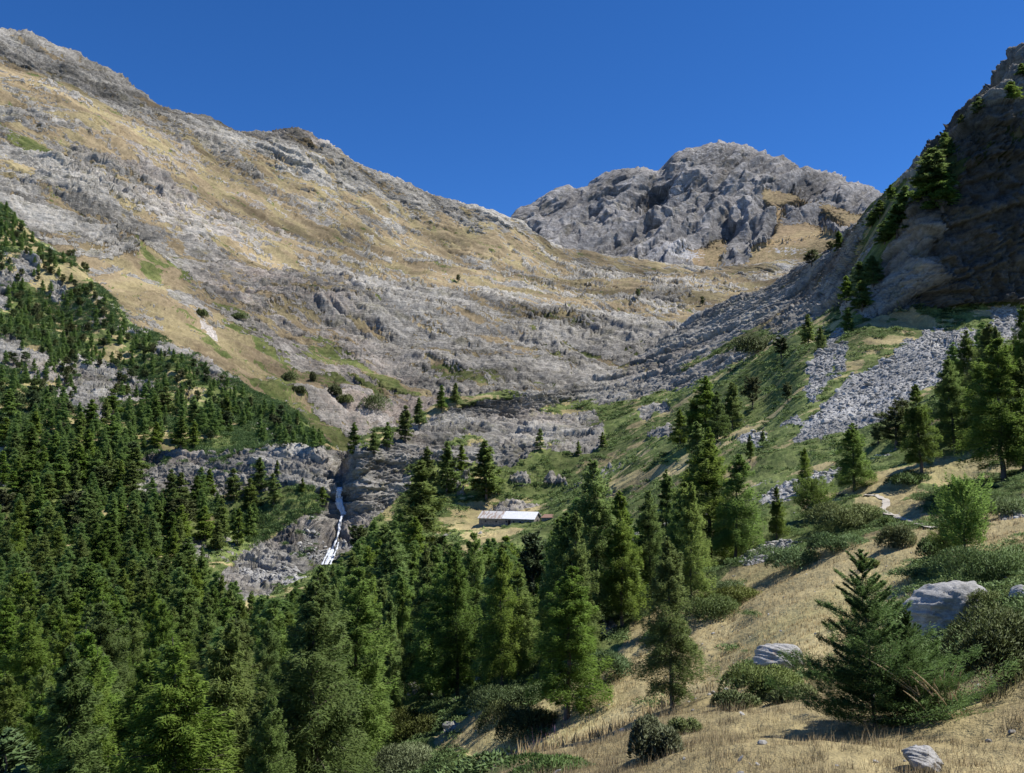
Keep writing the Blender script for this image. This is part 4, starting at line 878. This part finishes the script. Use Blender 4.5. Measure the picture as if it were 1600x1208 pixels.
# ------------------------------------------------------------ rocks
_m = NM('boulder_stone'); _p = _m.n('ShaderNodeNewGeometry').outputs['Position']
_n1 = _m.noise(_m.mapping(_p, (3, 3, 9), (R(25), R(-30), 0)), 1.2, 6, .75); _n2 = _m.noise(_p, 22, 4, .7); _n3 = _m.noise(_p, 2.2, 3)
_c = _m.mix(_m.ramp(_n1, .35, .65), (.27,.265,.25), (.44,.43,.41)); _c = _m.mix(_m.ramp(_n2, .5, .7, 0, .6), _c, (.17,.165,.15)); _c = _m.mix(_m.ramp(_n3, .62, .7, 0, .5), _c, (.42,.28,.20))
STONE = _m.done(_m.principled(_c, .9, _m.bump(_m.math('ADD', _n1, _m.math('MULTIPLY', _n2, .5)), .9, .05), .2))
_m = NM('scree_stone'); _oi = _m.n('ShaderNodeAttribute', attribute_name='shade'); _p = _m.n('ShaderNodeNewGeometry').outputs['Position']
SCREE = _m.done(_m.principled(_m.mix(_m.math('ADD', _oi.outputs['Fac'], _m.math('MULTIPLY', _m.math('SUBTRACT', _m.noise(_p, 4, 3), .5), .5)), (.19,.183,.168), (.43,.42,.39)), .9, None, .15))
import bmesh
def rock_mesh(name, seed, sx, sy, sz, sub, mat, rough=.06):
    r = random.Random(seed); bm = bmesh.new()
    for _ in range(46):
        v = Vector((r.gauss(0, 1), r.gauss(0, 1), r.gauss(0, 1))).normalized() * r.uniform(.8, 1.0); bm.verts.new((v.x * sx, v.y * sy, v.z * sz))
    bmesh.ops.convex_hull(bm, input=bm.verts); bmesh.ops.delete(bm, geom=[v for v in bm.verts if not v.link_faces], context='VERTS')
    if sub:
        bmesh.ops.triangulate(bm, faces=bm.faces)
        for k_ in range(sub + 1):
            bmesh.ops.subdivide_edges(bm, edges=[e_ for e_ in bm.edges if e_.calc_length() > sx * .05], cuts=1, use_grid_fill=True)
            if k_ < 3: bmesh.ops.smooth_vert(bm, verts=bm.verts, factor=.35, use_axis_x=True, use_axis_y=True, use_axis_z=True)
        co = np.array([v.co for v in bm.verts]); n_ = smp(N_F, co[:, 0] / (sx * 5) + .2, (co[:, 2] * 1.6 + co[:, 1] * .7) / (sx * 5)) * rough * .45 * sx + (smp(FB, co[:, 0] / (sx * 16), (co[:, 2] * 2.2 + co[:, 0] * .9 + co[:, 1] * .4) / (sx * 12))) * rough * .5 * sx
        for v, k in zip(bm.verts, n_): v.co += v.co.normalized() * float(k)
    me = bpy.data.meshes.new(name); bm.to_mesh(me); bm.free(); me.materials.append(mat)
    for p_ in me.polygons: p_.use_smooth = bool(sub)
    return me
for i, (bx, by, wp, hp_, lab, tilt) in enumerate([(1482,1000,150,118,'large pale slab-like boulder rising behind the dark shrub at the right edge',-22),(1216,1052,100,60,'rounded grey rock half hidden under the green shrub by the bank',6),(1438,1204,84,44,'pale flat stone lying in the short grass at the bottom right',8),(1598,948,56,40,'dark grey boulder cut by the right picture edge',5)]):
    p, _, _ = place(bx, by); d = p[1]; k = d / F
    me = rock_mesh('boulder', 40 + i, wp * k * .5, wp * k * .42, hp_ * k * .50, 3, STONE); o = link('boulder', me, None, p + Vector((0, 0, hp_ * k * .34))); o.rotation_euler = (0, R(tilt), R(20 * i))
    tag(o, lab, 'boulder', 'boulders')
def stones(name, centres, sizes, seed):
    r = np.random.default_rng(seed); base = []
    for i in range(8):
        me = rock_mesh('tmp', seed + i, 1, .8, .55, 0, STONE); me.calc_loop_triangles(); v = np.array([q.co for q in me.vertices]); f = np.array([t.vertices for t in me.loop_triangles]); base.append((v, f)); bpy.data.meshes.remove(me)
    Vs, Fs, Ss, o = [], [], [], 0
    for p, s_ in zip(centres, sizes):
        v, f = base[r.integers(0, 8)]; a = r.random() * 6.28; b = r.normal(0, .4); ca_, sa_ = math.cos(a), math.sin(a)
        q = v * s_; q = np.stack([q[:, 0] * ca_ - q[:, 1] * sa_, q[:, 0] * sa_ + q[:, 1] * ca_, q[:, 2] + b * q[:, 0]], -1) + p + [0, 0, .15 * s_]
        Vs.append(q); Fs.append(f + o); Ss.append(np.full(len(q), r.random())); o += len(q)
    return tri_mesh(name, np.concatenate(Vs), np.concatenate(Fs), SCREE, np.concatenate(Ss))
ri, ci = scatter_idx(RS[4], RS[10], 440000); okm = (GVG[ri, ci] > .35) & (rpy[ri, ci] <= runmin[np.maximum(ri - 2, 0), ci] + 4); ri, ci = ri[okm][:36000], ci[okm][:36000]
P = G[ri, ci]; sz = np.minimum(2.2, np.abs(rng.normal(0, 1, len(P))) ** 1.8 * .045 * (1 + P[:, 1] / 110) + .028 * (1 + P[:, 1] / 110))
tag(link('scree', stones('scree', P, sz, 900)), kind='stuff'); print('scree', len(P))
P, ri, ci = on_grid(RS[2], RS[8], 1500, 600, 1640); m_ = (smp(N_G, P[:, 0] / 60, P[:, 1] / 60) > .2); P = P[m_]
tag(link('loose_stones', stones('loose_stones', P, np.abs(rng.normal(0, 1, len(P))) * .03 + .012 + np.minimum(P[:, 1], 200) * .0009, 950)), kind='stuff')

# ------------------------------------------------------------ footpath, waterfall and stream
def ribbon(name, pts, mat, sub=6, lift=.04, wob=.15, stand=0.0):
    xs = np.array(pts, float); t = np.linspace(0, len(xs) - 1, (len(xs) - 1) * sub + 1); q = np.stack([np.interp(t, np.arange(len(xs)), xs[:, k]) for k in range(3)], -1)
    dd = [min(place(x + k, y + l)[0][1] for k in (-wd / 2, 0, wd / 2) for l in (-3, 0, 3)) for x, y, wd in q]
    dd = np.array(dd); dd = np.minimum(dd, np.convolve(np.pad(dd, 2, 'edge'), np.ones(5) / 5, 'valid')); rows = []
    for (x, y, wd), d in zip(q, dd):
        wd = wd * (1 + random.uniform(-wob, wob)); rows.append([Vector(pt(x + wd * f, y, d - lift - stand * (1 - (2 * f) ** 2) * random.uniform(.5, 1.2))) for f in np.linspace(-.5, .5, 7)])
    V = np.array(rows).reshape(-1, 3); n = len(rows); Fc = np.array([(i*7+j, i*7+j+1, (i+1)*7+j+1, (i+1)*7+j) for i in range(n - 1) for j in range(6)])
    o = link(name, tri_mesh(name, V, Fc, mat, None, True)); o['kind'] = 'structure'; return o
_m = NM('path_gravel'); _p = _m.n('ShaderNodeNewGeometry').outputs['Position']; PATHM = _m.done(_m.principled(_m.mix(_m.noise(_p, 3, 5, .7), (.34,.30,.24), (.56,.53,.47)), .95, None, .1))
def drape(name, pts, width, mat, lift):                                # path laid on the ground, width in metres
    xs = np.array(pts, float); t = np.linspace(0, len(xs) - 1, (len(xs) - 1) * 8 + 1); P = [place(float(np.interp(k, np.arange(len(xs)), xs[:, 0])), float(np.interp(k, np.arange(len(xs)), xs[:, 1])))[0] for k in t]
    P = np.array(P); P[1:-1] = (P[:-2] + P[1:-1] * 2 + P[2:]) / 4; T = np.gradient(P, axis=0); W = np.stack([-T[:, 1], T[:, 0], 0 * T[:, 0]], -1); W /= np.linalg.norm(W, axis=1, keepdims=True); V = []
    for i in range(len(P)):
        for f in (-.5, -.2, .2, .5):
            q = P[i] + W[i] * f * width * random.uniform(.8, 1.2); g, _, _ = at_d(800 + F * q[0] / q[1] * 1.0, q[1]); V.append((q[0], q[1], max(q[2], g[2]) + lift - abs(f) * .1))
    V = np.array(V); n = len(P); Fc = np.array([(i*4+j, i*4+j+1, (i+1)*4+j+1, (i+1)*4+j) for i in range(n - 1) for j in range(3)])
    o = link(name, tri_mesh(name, V, Fc, mat, None, True)); o['kind'] = 'structure'
drape('footpath', [(1352,774),(1368,776),(1384,783),(1386,791),(1380,797),(1384,803),(1398,808),(1412,813),(1432,819),(1466,827)], .9, PATHM, .10)
_m = NM('falling_water'); _p = _m.n('ShaderNodeNewGeometry').outputs['Position']
_w = _m.noise(_m.mapping(_p, (3, 3, .35)), 1, 4, .7)
WATER = _m.done(_m.principled(_m.mix(_m.ramp(_w, .3, .7), (.50,.55,.60), (.86,.88,.90)), .35, _m.bump(_w, .8, .3), .5))
WP = [(531,761,5),(530.5,767,6),(529.5,776,6),(530.5,786,7),(532.5,795,7),(535,804,8)]
ws_ = []
def strands(name, pts, offs, seed):                                    # several broken strands of one fall, joined into one mesh
    random.seed(seed); parts = []
    for ox, w0, a, b in offs:
        q = [(x + ox * (.6 + .1 * i) + random.uniform(-.8, .8), y, wd * w0 * random.uniform(.7, 1.25)) for i, (x, y, wd) in enumerate(pts)][a:b]
        o = ribbon(name, q, WATER, 6, .3, .45, .35); me = o.data; parts.append((np.array([v.co for v in me.vertices]), np.array([p.vertices[:] for p in me.polygons]))); bpy.data.objects.remove(o); bpy.data.meshes.remove(me)
    V, Fc = join(parts); o = link(name, tri_mesh(name, V, Fc, WATER, None, True)); o['kind'] = 'structure'
strands('waterfall', WP, [(0, 1.3, 0, 6), (-4.0, .5, 1, 5), (4.2, .55, 2, 6), (2.0, .5, 0, 4)], 3)
strands('stream', [(535,805,6),(532,812,4),(530,820,3),(529,829,3),(527,838,4),(524,847,4),(521,856,6),(517,865,7),(513,873,8),(509,882,7)], [(0, .8, 0, 10), (4.5, .45, 5, 10), (-4, .4, 6, 10), (3, .35, 0, 4)], 4)
random.seed(11)
# ------------------------------------------------------------ the long stone hut and the ruin beside it
_m = NM('hut_masonry'); _p = _m.n('ShaderNodeNewGeometry').outputs['Position']; _v = _m.n('ShaderNodeTexVoronoi', {'Vector': _m.mapping(_p, (2.6, 2.6, 4.5)), 'Scale': 1.0}).outputs
WALLM = _m.done(_m.principled(_m.mix(_m.n('ShaderNodeSeparateColor', {0: _v[1]}).outputs[0], (.16,.145,.13), (.34,.32,.29)), .95, _m.bump(_v[0], .8, .1), .1))
_m = NM('sheet_metal_roof'); _tc = _m.n('ShaderNodeTexCoord').outputs['Object']; _w = _m.n('ShaderNodeTexWave', {'Vector': _tc, 'Scale': 2.2, 'Distortion': 0.2}).outputs['Fac']
ROOFM = _m.done(_m.principled(_m.mix(_m.noise(_tc, .8, 4), (.74,.75,.76), (.86,.87,.88)), .5, _m.bump(_w, .6, .05), .5))
_m = NM('weathered_metal_roof'); _tc = _m.n('ShaderNodeTexCoord').outputs['Object']
ROOFW = _m.done(_m.principled(_m.mix(_m.ramp(_m.noise(_m.mapping(_tc, (1.2, .15, 1)), 1.0, 4), .45, .6), (.58,.56,.53), (.36,.27,.21)), .6, None, .4))
_m = NM('dark_opening'); OPEN = _m.done(_m.principled((.02,.02,.02), .8)); _m = NM('rusty_roof'); RUST = _m.done(_m.principled(_m.mix(_m.noise(_m.n('ShaderNodeNewGeometry').outputs['Position'], 1.2, 4), (.20,.11,.08), (.30,.20,.15)), .9))
def box(x0, x1, y0, y1, z0, z1):
    V = np.array([(x, y, z) for z in (z0, z1) for y in (y0, y1) for x in (x0, x1)], float); return V, np.array([(0,2,3,1),(4,5,7,6),(0,1,5,4),(2,6,7,3),(0,4,6,2),(1,3,7,5)])
A = place(749, 823)[0]; B = Vector(pt(834, 824, A[1] - 9)); print('hut', A, B); LB = (B - A).length; ang = math.atan2(B[1] - A[1], B[0] - A[0])
hut = bpy.data.objects.new('stone_hut', None); C.collection.objects.link(hut); hut.location = (A + B) / 2 + Vector((0, 0, .75)); hut.rotation_euler = (0, 0, ang)
tag(hut, 'long low stone hut with a pale sheet-metal roof in the dry clearing', 'hut')
hw, wz, rz, dp = LB / 2, 2.4, 4.5, 7.0
V = [(-hw, 0, -3), (hw, 0, -3), (hw, dp, -3), (-hw, dp, -3), (-hw, 0, wz), (hw, 0, wz), (hw, dp, wz), (-hw, dp, wz), (-hw, dp / 2, rz), (hw, dp / 2, rz)]
bm = bmesh.new(); vv = [bm.verts.new(q) for q in V]
for f in [(0,1,5,4),(2,3,7,6),(1,2,6,9,5),(3,0,4,8,7)]: bm.faces.new([vv[i] for i in f])
me = bpy.data.meshes.new('hut_wall'); bm.to_mesh(me); bm.free(); me.materials.append(WALLM); link('wall', me, hut)
def slab(x0, x1, mat, name, lab=None, dz=0.0):
    P_ = []
    for ys, zs, ye, ze in ((-.45, wz - .32, dp / 2, rz + .05), (dp + .45, wz - .32, dp / 2, rz + .05)):
        for x in (x0, x1):
            P_ += [(x, ys, zs + dz), (x, ye, ze + dz), (x, ys, zs + .14 + dz), (x, ye, ze + .14 + dz)]
    fs = []
    for o in (0, 8): fs += [(o, o+1, o+5, o+4), (o+2, o+6, o+7, o+3), (o, o+4, o+6, o+2), (o, o+2, o+3, o+1), (o+4, o+5, o+7, o+6)]
    o = link(name, tri_mesh(name, np.array(P_), np.array(fs), mat), hut)
    if lab: o['label'] = lab
slab(-hw - .4, -hw * .12, ROOFW, 'roof', 'weathered rust-streaked left roof section', -.12); slab(-hw * .12 - .2, hw + .5, ROOFM, 'roof', 'bright metal right roof section')
for x in (-hw * .75, -hw * .35, .02 * hw, hw * .28, hw * .52, hw * .8):
    v, f = box(x - .35, x + .32, -.06, .3, .8, 1.35); link('window', tri_mesh('hut_window', v, f, OPEN), hut)
v, f = box(hw - .3, hw + .06, dp * .5 - .5, dp * .5 + .5, -.4, 1.9); link('door', tri_mesh('hut_door', v, f, OPEN), hut)
v, f = box(hw * .12 - .5, hw * .12 + .5, -.07, .3, -.5, 1.6); link('door', tri_mesh('hut_door', v, f, OPEN), hut)
ruin = bpy.data.objects.new('ruined_shed', None); C.collection.objects.link(ruin); ruin.location = place(857, 812)[0]; ruin.rotation_euler = (0, 0, ang)
tag(ruin, 'low ruined shed with a rusty reddish roof right of the long hut', 'shed')
V = np.array([(-3.6,0,-3),(3.6,0,-3),(3.6,4,-3),(-3.6,4,-3),(-3.6,0,.6),(3.6,0,.9),(3.6,4,1.8),(-3.6,4,1.7)], float); link('wall', tri_mesh('shed_wall', V, np.array([(0,1,5,4),(1,2,6,5),(2,3,7,6),(3,0,4,7)]), WALLM), ruin)
ruin.scale = (.7, .8, .8)
V = np.array([(-4,-.4,.55),(4,-.4,.85),(4,4.3,2.0),(-4,4.3,1.9),(-4,-.4,.75),(4,-.4,1.05),(4,4.3,2.2),(-4,4.3,2.1)], float); link('roof', tri_mesh('shed_roof', V, np.array([(0,1,2,3),(4,5,6,7),(0,1,5,4),(1,2,6,5),(2,3,7,6),(3,0,4,7)]), RUST), ruin)
